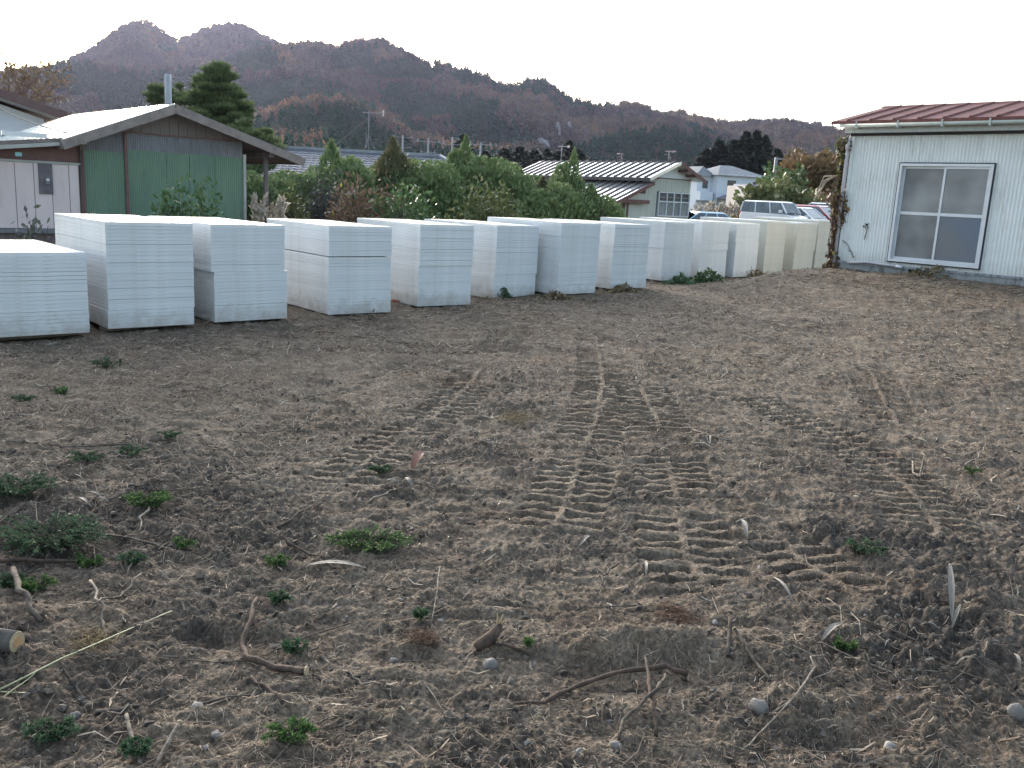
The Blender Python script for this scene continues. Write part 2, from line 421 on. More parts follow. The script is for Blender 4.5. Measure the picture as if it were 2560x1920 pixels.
def scatter(V, per_m2, rng):
    """points spread evenly over a terrain grid (front, top and a little behind)"""
    V = V[:, :36]
    a = V[:-1, :-1].reshape(-1, 3); b = V[1:, :-1].reshape(-1, 3); c = V[1:, 1:].reshape(-1, 3); d = V[:-1, 1:].reshape(-1, 3)
    ar = np.linalg.norm(np.cross(b-a, d-a), axis=1); n = rng.poisson(ar*per_m2)
    k = np.repeat(np.arange(len(a)), n); u = rng.random(len(k))[:, None]; v = rng.random(len(k))[:, None]
    return a[k]*(1-u)*(1-v)+b[k]*u*(1-v)+c[k]*u*v+d[k]*(1-u)*v

HA = hill('hill', [(60,185),(100,175),(215,125),(240,108),(300,62),(330,52),(370,47),(400,68),(437,97),(480,80),(530,58),(570,52),(610,58),(660,85),(720,112),(800,150),(900,190)], 1300, 520, 300, 18, 3, 20, 940, 5)
HB = hill('hill', [(-500,230),(-250,195),(0,172),(110,160),(220,152),(400,165),(500,165),(570,150),(625,125),(680,110),(760,98),(850,106),(920,86),(960,92),(1010,116),(1060,146),(1130,157),(1200,177),(1260,207),(1290,202),(1330,190),(1370,197),(1400,222),(1430,240),(1500,256),(1560,250),(1600,252),(1640,274),(1720,295),(1850,335),(2000,370),(2150,400)], 880, 560, 260, 34, 11, -500, 2150, 9)
HD = hill('hill', [(1350,290),(1500,265),(1640,282),(1700,270),(1760,290),(1800,296),(1850,299),(1950,292),(2050,303),(2100,320),(2300,345),(2700,380),(3000,400)], 1020, 480, 260, 26, 23, 1350, 3000, 9)
HC = hill('hill', [(250,420),(420,350),(560,322),(640,297),(700,271),(760,256),(830,252),(890,264),(960,300),(1040,343),(1150,372),(1300,392),(1500,420)], 430, 200, 160, 12, 31, 250, 1500, 7)
HE = hill('hill', [(1290,440),(1400,372),(1500,335),(1560,316),(1640,312),(1750,324),(1830,348),(1930,378),(2000,410),(2150,440)], 560, 240, 150, 12, 41, 1290, 2150, 10)

decid_m = inst_leaf_mat('bare_woods', [(.0, (.070, .060, .056)), (.3, (.115, .092, .080)), (.55, (.155, .118, .090)), (.8, (.20, .14, .092)), (1.2, (.36, .2, .1))], .15)
conif_m = inst_leaf_mat('conifer_woods', [(.0, (.014, .060, .040)), (.5, (.022, .082, .050)), (1.2, (.042, .115, .060))], .1)
def rnd_unit(n, rng):
    v = rng.normal(size=(n, 3)); return v/np.linalg.norm(v, axis=1)[:, None]
def diamonds(P, U, W, flat=.0):
    """one diamond-shaped leaf per point; U half length, W half width"""
    n = len(P); V = np.empty((n, 4, 3)); V[:, 0] = P-U; V[:, 1] = P+W; V[:, 2] = P+U; V[:, 3] = P-W
    return V.reshape(-1, 3), np.arange(n*4).reshape(n, 4)
def decid_proto(k):
    rng = np.random.default_rng(100+k); n = 260
    d = rnd_unit(n, rng); rad = rng.random(n)**.45
    lump = 1+.25*np.sin(d[:, 0]*5+k)+.2*np.sin(d[:, 1]*6+2*k)
    P = d*rad[:, None]*lump[:, None]*np.array([3.3, 3.3, 3.6])+np.array([0, 0, 6.0])
    u = d*.5+rnd_unit(n, rng)*.7+np.array([0, 0, .4]); u /= np.linalg.norm(u, axis=1)[:, None]
    w = np.cross(u, rnd_unit(n, rng)); w /= np.linalg.norm(w, axis=1)[:, None]
    s = (.35+.5*rng.random(n))[:, None]
    V, F = diamonds(P, u*s*1.3, w*s*.55)
    var = np.repeat(rng.random(n), 4)
    mb = MB(); mb.tube([(0, 0, -2), (.1, 0, 3), (0, .1, 6.5)], [.2, .16, .06], 4)
    for j in range(4):
        an = j*1.57+k; mb.tube([(0, 0, 3+.4*j), (1.2*math.cos(an), 1.2*math.sin(an), 5+.5*j), (1.9*math.cos(an), 1.9*math.sin(an), 7.5)], [.1, .07, .03], 3)
    tv = np.array(mb.v); tf = np.array([f for f in mb.f if len(f) == 4]); 
    V2 = np.concatenate([V, tv]); F2 = np.concatenate([F, tf+len(V)])
    return np_mesh('tree', V2, F2, decid_m, np.concatenate([var, np.zeros(len(tv))]))
def conif_cloud(rng, n, H, R, z0=.8, tip=.85, droop=-.25, s0=.5, width=.4):
    h = rng.random(n)**.8; r = R*(1-h)**tip*(.45+.55*rng.random(n)**.5)*(1+.18*np.sin(h*38))
    an = rng.random(n)*2*math.pi; P = np.stack([r*np.cos(an), r*np.sin(an), z0+h*(H-z0)], 1)
    u = np.stack([np.cos(an), np.sin(an), np.full(n, droop)], 1)+rng.normal(size=(n, 3))*.35; u /= np.linalg.norm(u, axis=1)[:, None]
    w = np.cross(u, np.array([0, 0, 1.0])+rng.normal(size=(n, 3))*.4); w /= np.linalg.norm(w, axis=1)[:, None]
    s = (s0*(.6+.7*rng.random(n))*(1-.5*h))[:, None]
    return diamonds(P, u*s, w*s*width)
def conif_proto(k):
    rng = np.random.default_rng(200+k); V, F = conif_cloud(rng, 260, 11, 2.9, .2, .8, -.3, 1.1, .5)
    return np_mesh('tree', V, F, conif_m, np.repeat(rng.random(260), 4))
proto_col = bpy.data.collections.new('wood_kinds')
for k in range(4): proto_col.objects.link(bpy.data.objects.new('a_wood_%d' % k, decid_proto(k)))
for k in range(3): proto_col.objects.link(bpy.data.objects.new('b_wood_%d' % k, conif_proto(k)))

CONIF = [(630,165,75,40),(725,262,150,48),(865,310,75,40),(180,215,90,40),(380,300,120,45),(1180,300,70,40),(1000,260,60,30),(1060,285,105,42),(1010,195,110,30),(880,165,60,35),(470,222,150,24),(560,270,120,40),(1280,222,40,14),(1180,210,60,22),(420,125,30,14),(640,118,40,14),(300,250,70,50),(1000,350,70,20)]
def wood(name, V, per_m2, conif, seed, smin, smax, all_conif=False, shift=0.0):
    rng = np.random.default_rng(seed); P = scatter(V, per_m2, rng)
    d = P-EYE; z = d@FWD; X = 1280+FOC*(d@RTV)/z; Y = 960-FOC*(d@UPV)/z
    cz = np.zeros(len(P))
    for cx, cy, ax, ay in conif: cz = np.maximum(cz, 1-((X-cx)/ax)**2-((Y-cy)/ay)**2)
    nz = fbm(P[:, 0]/70, P[:, 1]/70, seed, 3)
    isc = (cz+.55*(nz-.5) > .10) | (rng.random(len(P)) < .035)
    if all_conif: isc = rng.random(len(P)) < .93
    kind = np.where(isc, 4+rng.integers(0, 3, len(P)), rng.integers(0, 4, len(P))).astype(np.int32)
    me = bpy.data.meshes.new(name); me.vertices.add(len(P)); me.vertices.foreach_set('co', P.astype(np.float32).ravel())
    tint = np.clip(1.3*fbm(P[:, 0]/55, P[:, 1]/55+9, seed+1, 3)-.45+shift+.36*(rng.random(len(P))-.3), 0, 1)
    for nm, ty, ar in (('kind', 'INT', kind), ('tint', 'FLOAT', tint.astype(np.float32)), ('rot', 'FLOAT', (rng.random(len(P))*6.28).astype(np.float32)), ('scl', 'FLOAT', (smin+(smax-smin)*rng.random(len(P))).astype(np.float32))):
        a = me.attributes.new(nm, ty, 'POINT'); a.data.foreach_set('value', ar)
    o = link(name, me); tag(o, kind='stuff')
    md = o.modifiers.new('wood', 'NODES'); md.node_group = wood_group()
    return o
_wg = None
def wood_group():
    global _wg
    if _wg: return _wg
    g = bpy.data.node_groups.new('wood', 'GeometryNodeTree'); _wg = g
    g.interface.new_socket('Geometry', in_out='INPUT', socket_type='NodeSocketGeometry'); g.interface.new_socket('Geometry', in_out='OUTPUT', socket_type='NodeSocketGeometry')
    N = g.nodes.new; i = N('NodeGroupInput'); o = N('NodeGroupOutput'); ins = N('GeometryNodeInstanceOnPoints'); ci = N('GeometryNodeCollectionInfo')
    ci.inputs['Collection'].default_value = proto_col; ci.inputs['Separate Children'].default_value = True; ci.inputs['Reset Children'].default_value = True
    def at(nm, ty):
        x = N('GeometryNodeInputNamedAttribute'); x.data_type = ty; x.inputs['Name'].default_value = nm; return x.outputs['Attribute']
    cx = N('ShaderNodeCombineXYZ'); g.links.new(at('rot', 'FLOAT'), cx.inputs[2]); er = N('FunctionNodeEulerToRotation'); g.links.new(cx.outputs[0], er.inputs[0])
    g.links.new(i.outputs[0], ins.inputs['Points']); g.links.new(ci.outputs[0], ins.inputs['Instance']); ins.inputs['Pick Instance'].default_value = True
    g.links.new(at('kind', 'INT'), ins.inputs['Instance Index']); g.links.new(er.outputs[0], ins.inputs['Rotation']); g.links.new(at('scl', 'FLOAT'), ins.inputs['Scale'])
    g.links.new(ins.outputs[0], o.inputs[0]); return g
wood('woods', HA, 1/16, CONIF, 61, .45, .75)
wood('woods', HB, 1/20, CONIF, 62, .6, 1.1)
wood('woods', HD, 1/30, [(1560,330,140,40),(1500,290,50,16)], 63, .7, 1.15)
wood('woods', HC, 1/20, [(880,335,60,20),(1100,380,60,12)], 64, .75, 1.15, False, .22)
wood('woods', HE, 1/13, [], 65, .6, 1.0, True)

# ------------------------------------------------------------------ haze
if HAZE_DENSITY:
    mb = MB(); mb.box(-1500, 1500, -60, 1950, -3.5, 330)
    hz = bpy.data.materials.new('haze'); hz.use_nodes = True; ht = hz.node_tree; ht.nodes.clear()
    ho = ht.nodes.new('ShaderNodeOutputMaterial'); hv = ht.nodes.new('ShaderNodeVolumePrincipled')
    hv.inputs['Color'].default_value = (.66, .70, 1.0, 1); hv.inputs['Density'].default_value = HAZE_DENSITY; hv.inputs['Anisotropy'].default_value = .6
    ht.links.new(hv.outputs[0], ho.inputs['Volume'])
    tag(part(None, 'haze', mb, hz), kind='stuff')

# ------------------------------------------------------------------ the row of white board stacks
def board_mat(name, c1, c2, dirt, top=False):
    t = MT(name); v = t.coord('Object'); 
    oi = t.n('ShaderNodeObjectInfo')
    nz = t.noise(v, 3.0, 5, .6)
    col = t.ramp(nz, [(.3, c1), (.7, c2)])
    rv = t.ramp(oi.outputs['Random'], [(0, (.955, .955, .955)), (.5, (.985, .985, .98)), (1, (1.0, 1.0, 1.0))])
    col = t.mix(1.0, col, rv, 'MULTIPLY')
    sm = t.noise(t.coord('Object', (1, 1, 3)), 6, 5, .75)
    col = t.mix(t.ramp(sm, [(.50, (0, 0, 0)), (.75, (.55, .55, .55))]), col, dirt)
    ch = t.noise(t.coord('Object', (1, 1, 2.5)), 34, 2, .5)
    col = t.mix(t.ramp(ch, [(.70, (0, 0, 0)), (.76, (.7, .7, .7))]), col, (.18, .17, .15))
    ge = t.n('ShaderNodeNewGeometry'); sz = t.n('ShaderNodeSeparateXYZ'); t.l(ge.outputs['Position'], sz.inputs[0])
    mz = t.n('ShaderNodeMath', operation='MULTIPLY_ADD'); t.l(t.noise(ge.outputs['Position'], 7, 5, .7), mz.inputs[0]); mz.inputs[1].default_value = .55; t.l(sz.outputs[2], mz.inputs[2])
    mud = t.n('ShaderNodeMapRange'); t.l(mz.outputs[0], mud.inputs[0]); mud.inputs[1].default_value = .42; mud.inputs[2].default_value = .16; mud.inputs[3].default_value = 0; mud.inputs[4].default_value = .6
    col = t.mix(mud.outputs[0], col, (.30, .25, .20))
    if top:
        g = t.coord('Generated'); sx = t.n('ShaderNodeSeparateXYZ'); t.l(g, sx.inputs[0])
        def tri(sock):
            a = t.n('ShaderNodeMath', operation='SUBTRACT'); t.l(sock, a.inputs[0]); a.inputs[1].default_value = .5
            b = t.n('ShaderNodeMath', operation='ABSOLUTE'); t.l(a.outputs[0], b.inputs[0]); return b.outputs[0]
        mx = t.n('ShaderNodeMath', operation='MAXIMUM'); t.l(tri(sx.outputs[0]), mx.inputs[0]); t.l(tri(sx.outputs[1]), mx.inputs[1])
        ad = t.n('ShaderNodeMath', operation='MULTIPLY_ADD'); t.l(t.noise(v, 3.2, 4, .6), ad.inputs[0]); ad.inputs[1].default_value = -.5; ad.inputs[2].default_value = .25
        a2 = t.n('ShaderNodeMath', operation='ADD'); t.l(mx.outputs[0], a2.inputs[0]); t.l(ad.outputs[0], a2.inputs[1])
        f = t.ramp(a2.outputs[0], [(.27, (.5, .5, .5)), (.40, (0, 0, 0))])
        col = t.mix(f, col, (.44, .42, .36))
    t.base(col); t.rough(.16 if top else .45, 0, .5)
    t.bump(t.noise(v, 45, 3), .04, .005)
    return t.m
M_white = board_mat('board_white', (.66, .68, .69), (.76, .78, .78), (.46, .45, .40))
M_cream = board_mat('board_cream', (.56, .552, .485), (.64, .632, .565), (.42, .41, .34))
M_top = board_mat('board_top', (.78, .80, .80), (.84, .85, .85), (.62, .61, .56), True)  # same boards coloured paler: the sky's glare on the tops is painted in
M_wood_old = mat_var('old_timber', (.16, .125, .10), (.26, .215, .18), 4, .8, stretch=(1, 1, .15), bump=.2, spec=.2)
BW, BD, BT = .90, 1.81, .037
def board_mesh(name, mat, t=BT, w=BW, d=BD, c=.0016):
    mb = MB(); x0, x1, y0, y1 = 0, w, 0, d
    lv = [(c, 0.0), (0, c), (0, t-c), (c, t)]
    vs = []
    for ins, z in lv: vs += [(x0+ins, y0+ins, z), (x1-ins, y0+ins, z), (x1-ins, y1-ins, z), (x0+ins, y1-ins, z)]
    fs = [(3, 2, 1, 0), (12, 13, 14, 15)]
    for l in range(3):
        for k in range(4): fs.append((l*4+k, l*4+(k+1) % 4, (l+1)*4+(k+1) % 4, (l+1)*4+k))
    mb.add(vs, fs); return mb.mesh(name, mat)
BM = {'w': board_mesh('board', M_white), 't': board_mesh('board', M_top), 'c': board_mesh('board', M_cream)}
bear_m = MB().box(.0, .9, -.045, .045, 0, .06).mesh('bearer', M_wood_old)
def P2(x, y): return np.array([x, y])
STACKS = [  # front left corner x, y, base z, yaw, height, kind, label
    (-4.26-.9*A2[0], 8.91-.9*A2[1], -.05, 42, .80, 'w', 'low stack of white boards at the cut-off end of the row, much shorter than others'),
    (-4.19, 9.17, -.05, 41.6, 1.12, 'w', 'tall stack of white boards beside the low stack, dirty patch on its top'),
    (-3.38, 10.04, -.06, 43.0, 1.12, 'w', 'white board stack in front of the green shed wall, its side stepped halfway up'),
    (-2.34, 11.19, -.07, 39.5, 1.12, 'w', 'white board stack in front of the brown leaved shrub, with one wide gap'),
    (-1.37, 12.47, -.07, 38.4, 1.14, 'w', 'white board stack raised on red bricks at one corner'),
    (-.36, 13.88, -.07, 43.8, 1.16, 'w', 'white board stack with a small green weed growing at its foot'),
    (.63, 14.33, 0, 42.3, 1.14, 'w', 'white board stack just before the one with a bright peaked top'),
    (1.60, 15.42, .03, 41.2, 1.13, 'w', 'white board stack whose bright top shows as a pale peak beside the dark gap'),
    (2.87, 18.12, -.01, 40, 1.21, 'w', 'white board stack in front of the window of the striped roof house'),
    (3.82, 19.2, -.02, 39, 1.24, 'w', 'grey white board stack in front of the small blue car, weeds at its foot'),
    (4.71, 19.85, 0, 43.3, 1.20, 'w', 'grey white board stack with the next cream coloured stack touching its back'),
    (5.66, 20.95, 0, 46, 1.28, 'c', 'cream coloured board stack in front of the silver minivan'),
    (6.60, 21.85, .02, 43, 1.22, 'c', 'cream coloured board stack between two others, a little lower than both'),
    (7.36, 22.6, .02, 43, 1.32, 'c', 'cream coloured board stack half hidden by the dry vine of the red roofed shed'),
]
rs = random.Random(5)
for si, (x, y, z0, yaw, h, kind, lab) in enumerate(STACKS):
    st = thing('board_stack', lab, 'board stack', (x, y, z0), math.radians(yaw), 'stacks of boards in the long row')
    for yy in (.25, 1.55):
        link('bearer', bear_m, st, (0, yy, -.058))
    nb = max(8, int(round(h/(BT+.0016)))); z = 0.0; ox = oy = 0.0
    gap_at = set(rs.sample(range(2, nb-1), 7))
    lean = (rs.uniform(-.012, .012), rs.uniform(-.012, .012))
    step_at = {2: int(nb*.55), 3: int(nb*.66), 1: int(nb*.2)}.get(si, rs.randrange(4, nb-3))
    wide = {3: int(nb*.65)}.get(si, -1)
    for k in range(nb):
        if k == step_at: ox += rs.uniform(-.014, .014) - (.018 if si == 2 else 0); oy += rs.uniform(-.012, .008)
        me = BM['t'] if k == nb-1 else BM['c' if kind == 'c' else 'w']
        f = k/nb
        o = link('board', me, st, (ox+lean[0]*f+rs.gauss(0, .0009), oy+lean[1]*f+rs.gauss(0, .0012), z))
        o.rotation_euler = (rs.gauss(0, .00025), rs.gauss(0, .0004), rs.gauss(0, .0006))
        z += BT + (rs.uniform(.0012, .0030) if k in gap_at else rs.choice((.0001, .0001, .0002, .0005, .0011))) + (.011 if k == wide else 0)
    # nothing else on the stacks
brick_m = mat_var('red_brick', (.24, .10, .065), (.33, .16, .11), 30, .9, bump=.3)
def place(o, x, y, z, rz=0): o.location = (x, y, z); o.rotation_euler = (0, 0, rz); return o
bk = MB().box(-.105, .105, -.05, .05, 0, .06)
p = at_depth(998, 775, 12.9)
for k, (dx, dz) in enumerate(((0, 0),)):
    o = part(None, 'brick', bk, brick_m); place(o, p[0]+dx, p[1], ground_z(p[0], p[1])-.015, math.radians(20))
    tag(o, 'red brick on the soil under the raised corner of a white stack', 'brick')
o = part(None, 'brick', bk, brick_m); place(o, p[0]+.16, p[1]+.18, ground_z(p[0]+.16, p[1]+.18)-.02, math.radians(50)); tag(o, 'red brick lying deeper in the gap behind another brick', 'brick')

# ------------------------------------------------------------------ red roofed shed
M_corr = mat_var('white_corrugated', (.70, .73, .71), (.79, .81, .79), 2.2, .5, dirt=((.46, .45, .40), 5, .52, .85), bump=.05, mud=(.55, .85, .55))
M_redroof = mat_var('red_roof', (.145, .062, .053), (.20, .086, .073), 4, .75, spec=.2, dirt=((.30, .14, .12), 8, .5, .8))
M_alu = mat_var('aluminium', (.62, .64, .68), (.72, .74, .77), 5, .35, .3)
M_conc = mat_var('concrete', (.22, .23, .24), (.32, .33, .33), 6, .9, bump=.3, dirt=((.12, .12, .11), 9, .5, .7))
M_dark = mat_var('dark_trim', (.03, .03, .035), (.05, .05, .055), 5, .6)
M_fascia = mat_var('grey_fascia', (.50, .52, .51), (.58, .60, .58), 5, .6, dirt=((.40, .41, .37), 12, .5, .8))
M_gutter = mat_var('green_white_gutter', (.45, .50, .46), (.55, .60, .56), 9, .5)
M_pipe = mat_var('grey_pipe', (.50, .47, .50), (.58, .55, .57), 9, .5)
def glass_mat(name, c1, c2, sc, rough=.08):
    t = MT(name); v = t.coord('Object'); nz = t.noise(v, sc, 2, .5)
    t.base(t.ramp(nz, [(.3, c1), (.7, c2)])); t.rough(rough, 0, .5); return t.m
M_glass_dusty = glass_mat('dusty_glass', (.15, .153, .155), (.32, .325, .32), 1.5, .35)
M_glass = glass_mat('dark_glass', (.05, .055, .06), (.11, .115, .12), 2.0, .12)

M_glass_blue = glass_mat('dusty_glass_blue_cloth_behind', (.18, .183, .185), (.13, .17, .235), 1.3, .35)
def corrugated(mb, x0, x1, z0, z1, y, period=.063, amp=.0065, nper=4):
    n = max(2, int(round((x1-x0)/period*nper))); vs = []; fs = []
    for i in range(n+1):
        x = x0+(x1-x0)*i/n; yy = y+amp*math.cos(2*math.pi*x/period)
        vs += [(x, yy, z0), (x, yy, z1)]
    for i in range(n): fs.append((2*i, 2*i+2, 2*i+3, 2*i+1))
    return mb.add(vs, fs)
zb = .57
rsd = thing('red_roofed_shed', 'white corrugated shed with red ribbed metal roof and a large four pane window', 'shed', (SHED[0], SHED[1], 0), math.radians(-48))
XE, DEP = 5.6, 3.3; wx0, wx1, wz0, wz1 = 1.0, 2.66, .66, 2.45
w = MB(); corrugated(w, 0, wx0, zb, 2.96, 0); corrugated(w, wx1, XE, zb, 2.96, 0); corrugated(w, wx0, wx1, zb, wz0, 0); corrugated(w, wx0, wx1, wz1, 2.96, 0)
part(rsd, 'wall', w, M_corr)
w = MB(); w.box(.0, .02, .02, DEP, zb, 3.0); w.box(XE-.02, XE, .02, DEP, zb, 3.0); w.box(0, XE, DEP, DEP+.02, zb, 3.0); w.box(0.02, XE-.02, .25, .27, zb, 3.0)
w.add([(0, 0.02, 3.0), (0, DEP, 3.0), (0, 1.62, 3.52)], [(0, 1, 2)])
part(rsd, 'side_wall', w, M_corr)
part(rsd, 'corner_trim', MB().box(-.03, .03, -.025, -.011, zb, 2.95), M_corr)
fd = MB(); fd.box(-.05, 1.42, -.04, DEP, -.3, zb-.03); fd.box(1.70, XE, -.04, DEP, -.3, zb-.03); fd.box(1.42, 1.70, -.04, DEP, -.3, .30); fd.box(1.42, 1.70, .2, DEP, .3, zb-.03)
part(rsd, 'foundation', fd, M_conc)
part(rsd, 'sill_plate', MB().box(-.06, XE, -.055, .03, zb-.028, zb+.012), mat_var('weathered_sill', (.20, .22, .24), (.34, .36, .38), 14, .7, dirt=((.08, .08, .08), 18, .5, .65), bump=.3))
part(rsd, 'eave_trim', MB().box(-.06, XE, -.04, .0, 2.955, 3.0), M_dark)
part(rsd, 'fascia', MB().box(-.10, XE, -.20, -.17, 3.0, 3.17), M_fascia)
part(rsd, 'soffit', MB().box(-.10, XE, -.172, .05, 3.002, 3.02), M_fascia)
gt = MB(); gt.tube([(-.14, -.33, 3.13), (XE, -.33, 3.13)], .042, 8); part(rsd, 'gutter', gt, M_gutter, True)
for k in range(7): part(rsd, 'gutter_bracket', MB().box(.2+k*.8, .225+k*.8, -.39, -.2, 3.065, 3.19), M_gutter)
rf = MB(); rf.slab((-.31, -.36, 3.205), (XE, -.36, 3.205), (XE, 1.62, 3.66), (-.31, 1.62, 3.66), .03); rf.slab((-.31, 1.625, 3.66), (XE, 1.625, 3.66), (XE, 3.7, 3.19), (-.31, 3.7, 3.19), .03)
part(rsd, 'roof', rf, M_redroof)
part(rsd, 'roof_edge', MB().box(-.31, XE, -.372, -.361, 3.15, 3.20), M_redroof)
for k in range(13):
    x = .04+k*.448
    if x > XE: break
    mb = MB(); s = (3.66-3.205)/1.98
    prof = [(-.04, 0), (-.018, .035), (.018, .035), (.04, 0)]
    vs = [(x+a_, -.37, 3.203+b_) for a_, b_ in prof]+[(x+a_, 1.62, 3.66+b_) for a_, b_ in prof]
    mb.add(vs, [(0, 1, 5, 4), (1, 2, 6, 5), (2, 3, 7, 6), (0, 3, 2, 1), (4, 5, 6, 7)]); part(rsd, 'roof_rib', mb, M_redroof)
part(rsd, 'ridge_cap', MB().hexa([(-.32, 1.52, 3.64), (XE, 1.52, 3.64), (XE, 1.72, 3.64), (-.32, 1.72, 3.64), (-.32, 1.60, 3.685), (XE, 1.60, 3.685), (XE, 1.65, 3.685), (-.32, 1.65, 3.685)]), M_redroof)
wn = MB()
def frame(mb, x0, x1, z0, z1, t, y0, y1):
    mb.box(x0, x1, y0, y1, z0, z0+t); mb.box(x0, x1, y0, y1, z1-t, z1); mb.box(x0, x0+t, y0, y1, z0+t, z1-t); mb.box(x1-t, x1, y0, y1, z0+t, z1-t); return mb
frame(wn, wx0, wx1, wz0, wz1, .045, -.05, .10); win = part(rsd, 'window_frame', wn, M_alu)
part(rsd, 'window_trim', frame(MB(), wx0-.022, wx1+.022, wz0-.022, wz1+.022, .021, -.035, .02), M_dark)
xm = (wx0+wx1)/2
for k, (a_, b_, yo) in enumerate(((wx0+.045, xm+.02, .03), (xm-.02, wx1-.045, -.02))):
    sh = MB(); frame(sh, a_, b_, wz0+.047, wz1-.047, .04, yo, yo+.035); sh.box(a_+.04, b_-.04, yo+.002, yo+.033, 1.53, 1.585); part(rsd, 'sash', sh, M_alu)
    for z0_, z1_ in ((wz0+.087, 1.53), (1.585, wz1-.087)): part(rsd, 'pane', MB().box(a_+.04, b_-.04, yo+.012, yo+.018, z0_, z1_), M_glass_blue if k == 1 and z0_ < 1 else M_glass_dusty)
# things seen dimly behind the dusty glass
dp = MB(); dp.tube([(-.075, -.05, .45), (-.075, -.05, 2.78), (-.075, .0, 2.9), (-.03, .02, 3.02)], .035, 8); part(rsd, 'downpipe', dp, M_pipe, True)
part(rsd, 'pipe_collar', MB().tube([(-.075, -.05, 2.70), (-.075, -.05, 2.80)], .048, 8), M_pipe, True)
gw = thing('gas_pipe', 'broken grey pipe lying along the shed foundation', 'pipe', (SHED[0], SHED[1], 0), math.radians(-48))
t_ = MB(); t_.tube([(.25, -.12, .56), (.6, -.10, .60), (.95, -.10, .585), (1.2, -.09, .575)], .022, 7); part(gw, 'pipe', t_, M_pipe, True); t_ = MB(); t_.tube([(1.2, -.09, .575), (1.32, -.09, .56)], .03, 7); part(gw, 'pipe_end', t_, M_alu, True)
lp = thing('black_pipe', 'long black pipe lying on the soil against the shed foundation', 'pipe', (SHED[0], SHED[1], 0), math.radians(-48))
t_ = MB(); t_.tube([(1.6, -.16, .40), (2.6, -.15, .385), (4.0, -.17, .37), (5.4, -.18, .36)], .035, 8); part(lp, 'pipe', t_, M_dark, True); t_ = MB(); t_.tube([(1.55, -.16, .40), (1.68, -.16, .40)], .042, 8); part(lp, 'pipe_collar', t_, M_dark, True)

# ------------------------------------------------------------------ green shed
GS = np.array([-7.28, 19.0]); gs = thing('green_shed', 'low wooden shed with faded green sheet wall and shallow gable roof', 'shed', (GS[0], GS[1], -.25), YAW)
O = .25
M_green = mat_var('green_sheet', (.105, .185, .118), (.155, .245, .165), 1.4, .65, stretch=(1, 1, .35), dirt=((.10, .16, .14), 7, .5, .75), bump=.05)
M_greysheet = mat_var('grey_sheet', (.15, .155, .17), (.21, .215, .225), 2.5, .7, stretch=(1, 1, .3), dirt=((.13, .12, .125), 9, .45, .7))
M_brownsheet = mat_var('brown_sheet', (.15, .125, .115), (.22, .19, .175), 3, .8, stretch=(1, 1, .2), dirt=((.2, .17, .16), 14, .55, .75))
M_barge = mat_var('barge_board', (.19, .16, .145), (.30, .26, .235), 5, .8, bump=.2, spec=.2)
M_rust = mat_var('rust_brown', (.13, .07, .065), (.19, .105, .09), 6, .8)
M_tinroof = mat_var('pale_tin_roof', (.68, .68, .68), (.78, .78, .77), 3, .16, .7, dirt=((.6, .58, .56), 10, .65, .85))
M_pink = mat_var('pink_siding', (.64, .535, .51), (.72, .61, .585), 1.5, .75, stretch=(1, 1, .3), dirt=((.50, .40, .38), 5, .55, .8))
M_post = mat_var('weathered_post', (.12, .095, .09), (.19, .155, .145), 8, .85, stretch=(1, 1, .2))
M_trim = mat_var('pale_trim', (.34, .34, .31), (.45, .45, .41), 6, .7)
PK, EL, ER = 2.97+O, (-2.15, 2.11+O), (2.87, 2.10+O)
RB = 6.3
def gable_piece(x0, x1, z0, zt=None):
    """polygon of the gable wall between x0 and x1, from z0 up to zt or to the roof line"""
    def roof(x): return (PK-.07-(PK-EL[1])*(-x)/2.15) if x < 0 else (PK-.07-(PK-ER[1])*x/2.87)
    if zt is not None: return [(x0, z0), (x1, z0), (x1, zt), (x0, zt)]
    pts = [(x0, z0), (x1, z0), (x1, roof(x1))]
    if x0 < 0 < x1: pts.append((0, PK-.07))
    return pts+[(x0, roof(x0))]
def ribbed(parent, name, x0, x1, z0, z1, mat, y=0.0, period=.045, amp=.004):
    mb = MB(); corrugated(mb, x0, x1, z0, z1, y, period, amp, 4); return part(parent, name, mb, mat)
# green sheets, one by one
xs_ = [-1.67, -.86, -.06, .42, .98, 1.60]
for k in range(5): ribbed(gs, 'green_sheet', xs_[k]+.004, xs_[k+1]-.004, 0, 2.04+O-.02+.006*(k % 2)-(.06 if k == 0 else 0), M_green, -.001*(k % 2))
xs_ = [-1.67, -1.05, -.87, .20, .95, 1.60]
for k in range(5): ribbed(gs, 'grey_sheet', xs_[k]+.004, xs_[k+1]-.004, 2.0+O-.04, min(2.36+O, gable_piece(xs_[k], xs_[k+1], 0)[2][1] if k == 4 else 9, 2.26+O if k == 0 else 9), M_greysheet, .016+.001*(k % 2))
mb = MB(); mb.prism(gable_piece(-1.67, 1.61, 2.0+O), .035, .06); part(gs, 'gable_board', mb, M_brownsheet)
for k in range(16):
    x = -1.3+k*.19
    zt = gable_piece(x, x+.01, 0)[2][1]
    if zt > 2.42+O: part(gs, 'gable_slat', MB().box(x, x+.17, .018+.003*(k % 2), .034, 2.37+O, zt-.05), M_brownsheet)
part(gs, 'girt', MB().box(-1.2, 1.5, -.03, .012, 2.345+O, 2.375+O), M_rust)
part(gs, 'divider_post', MB().box(-.90, -.84, -.035, -.006, 0, 2.36+O), M_rust)
part(gs, 'corner_post', MB().box(-1.74, -1.665, -.04, .05, 0, 2.1+O), M_post); part(gs, 'corner_post', MB().box(1.60, 1.66, -.04, .05, 0, 2.09+O), M_trim)
part(gs, 'drainpipe', MB().tube([(-1.72, -.07, 0), (-1.70, -.07, 1.95+O)], .022, 6), M_rust)
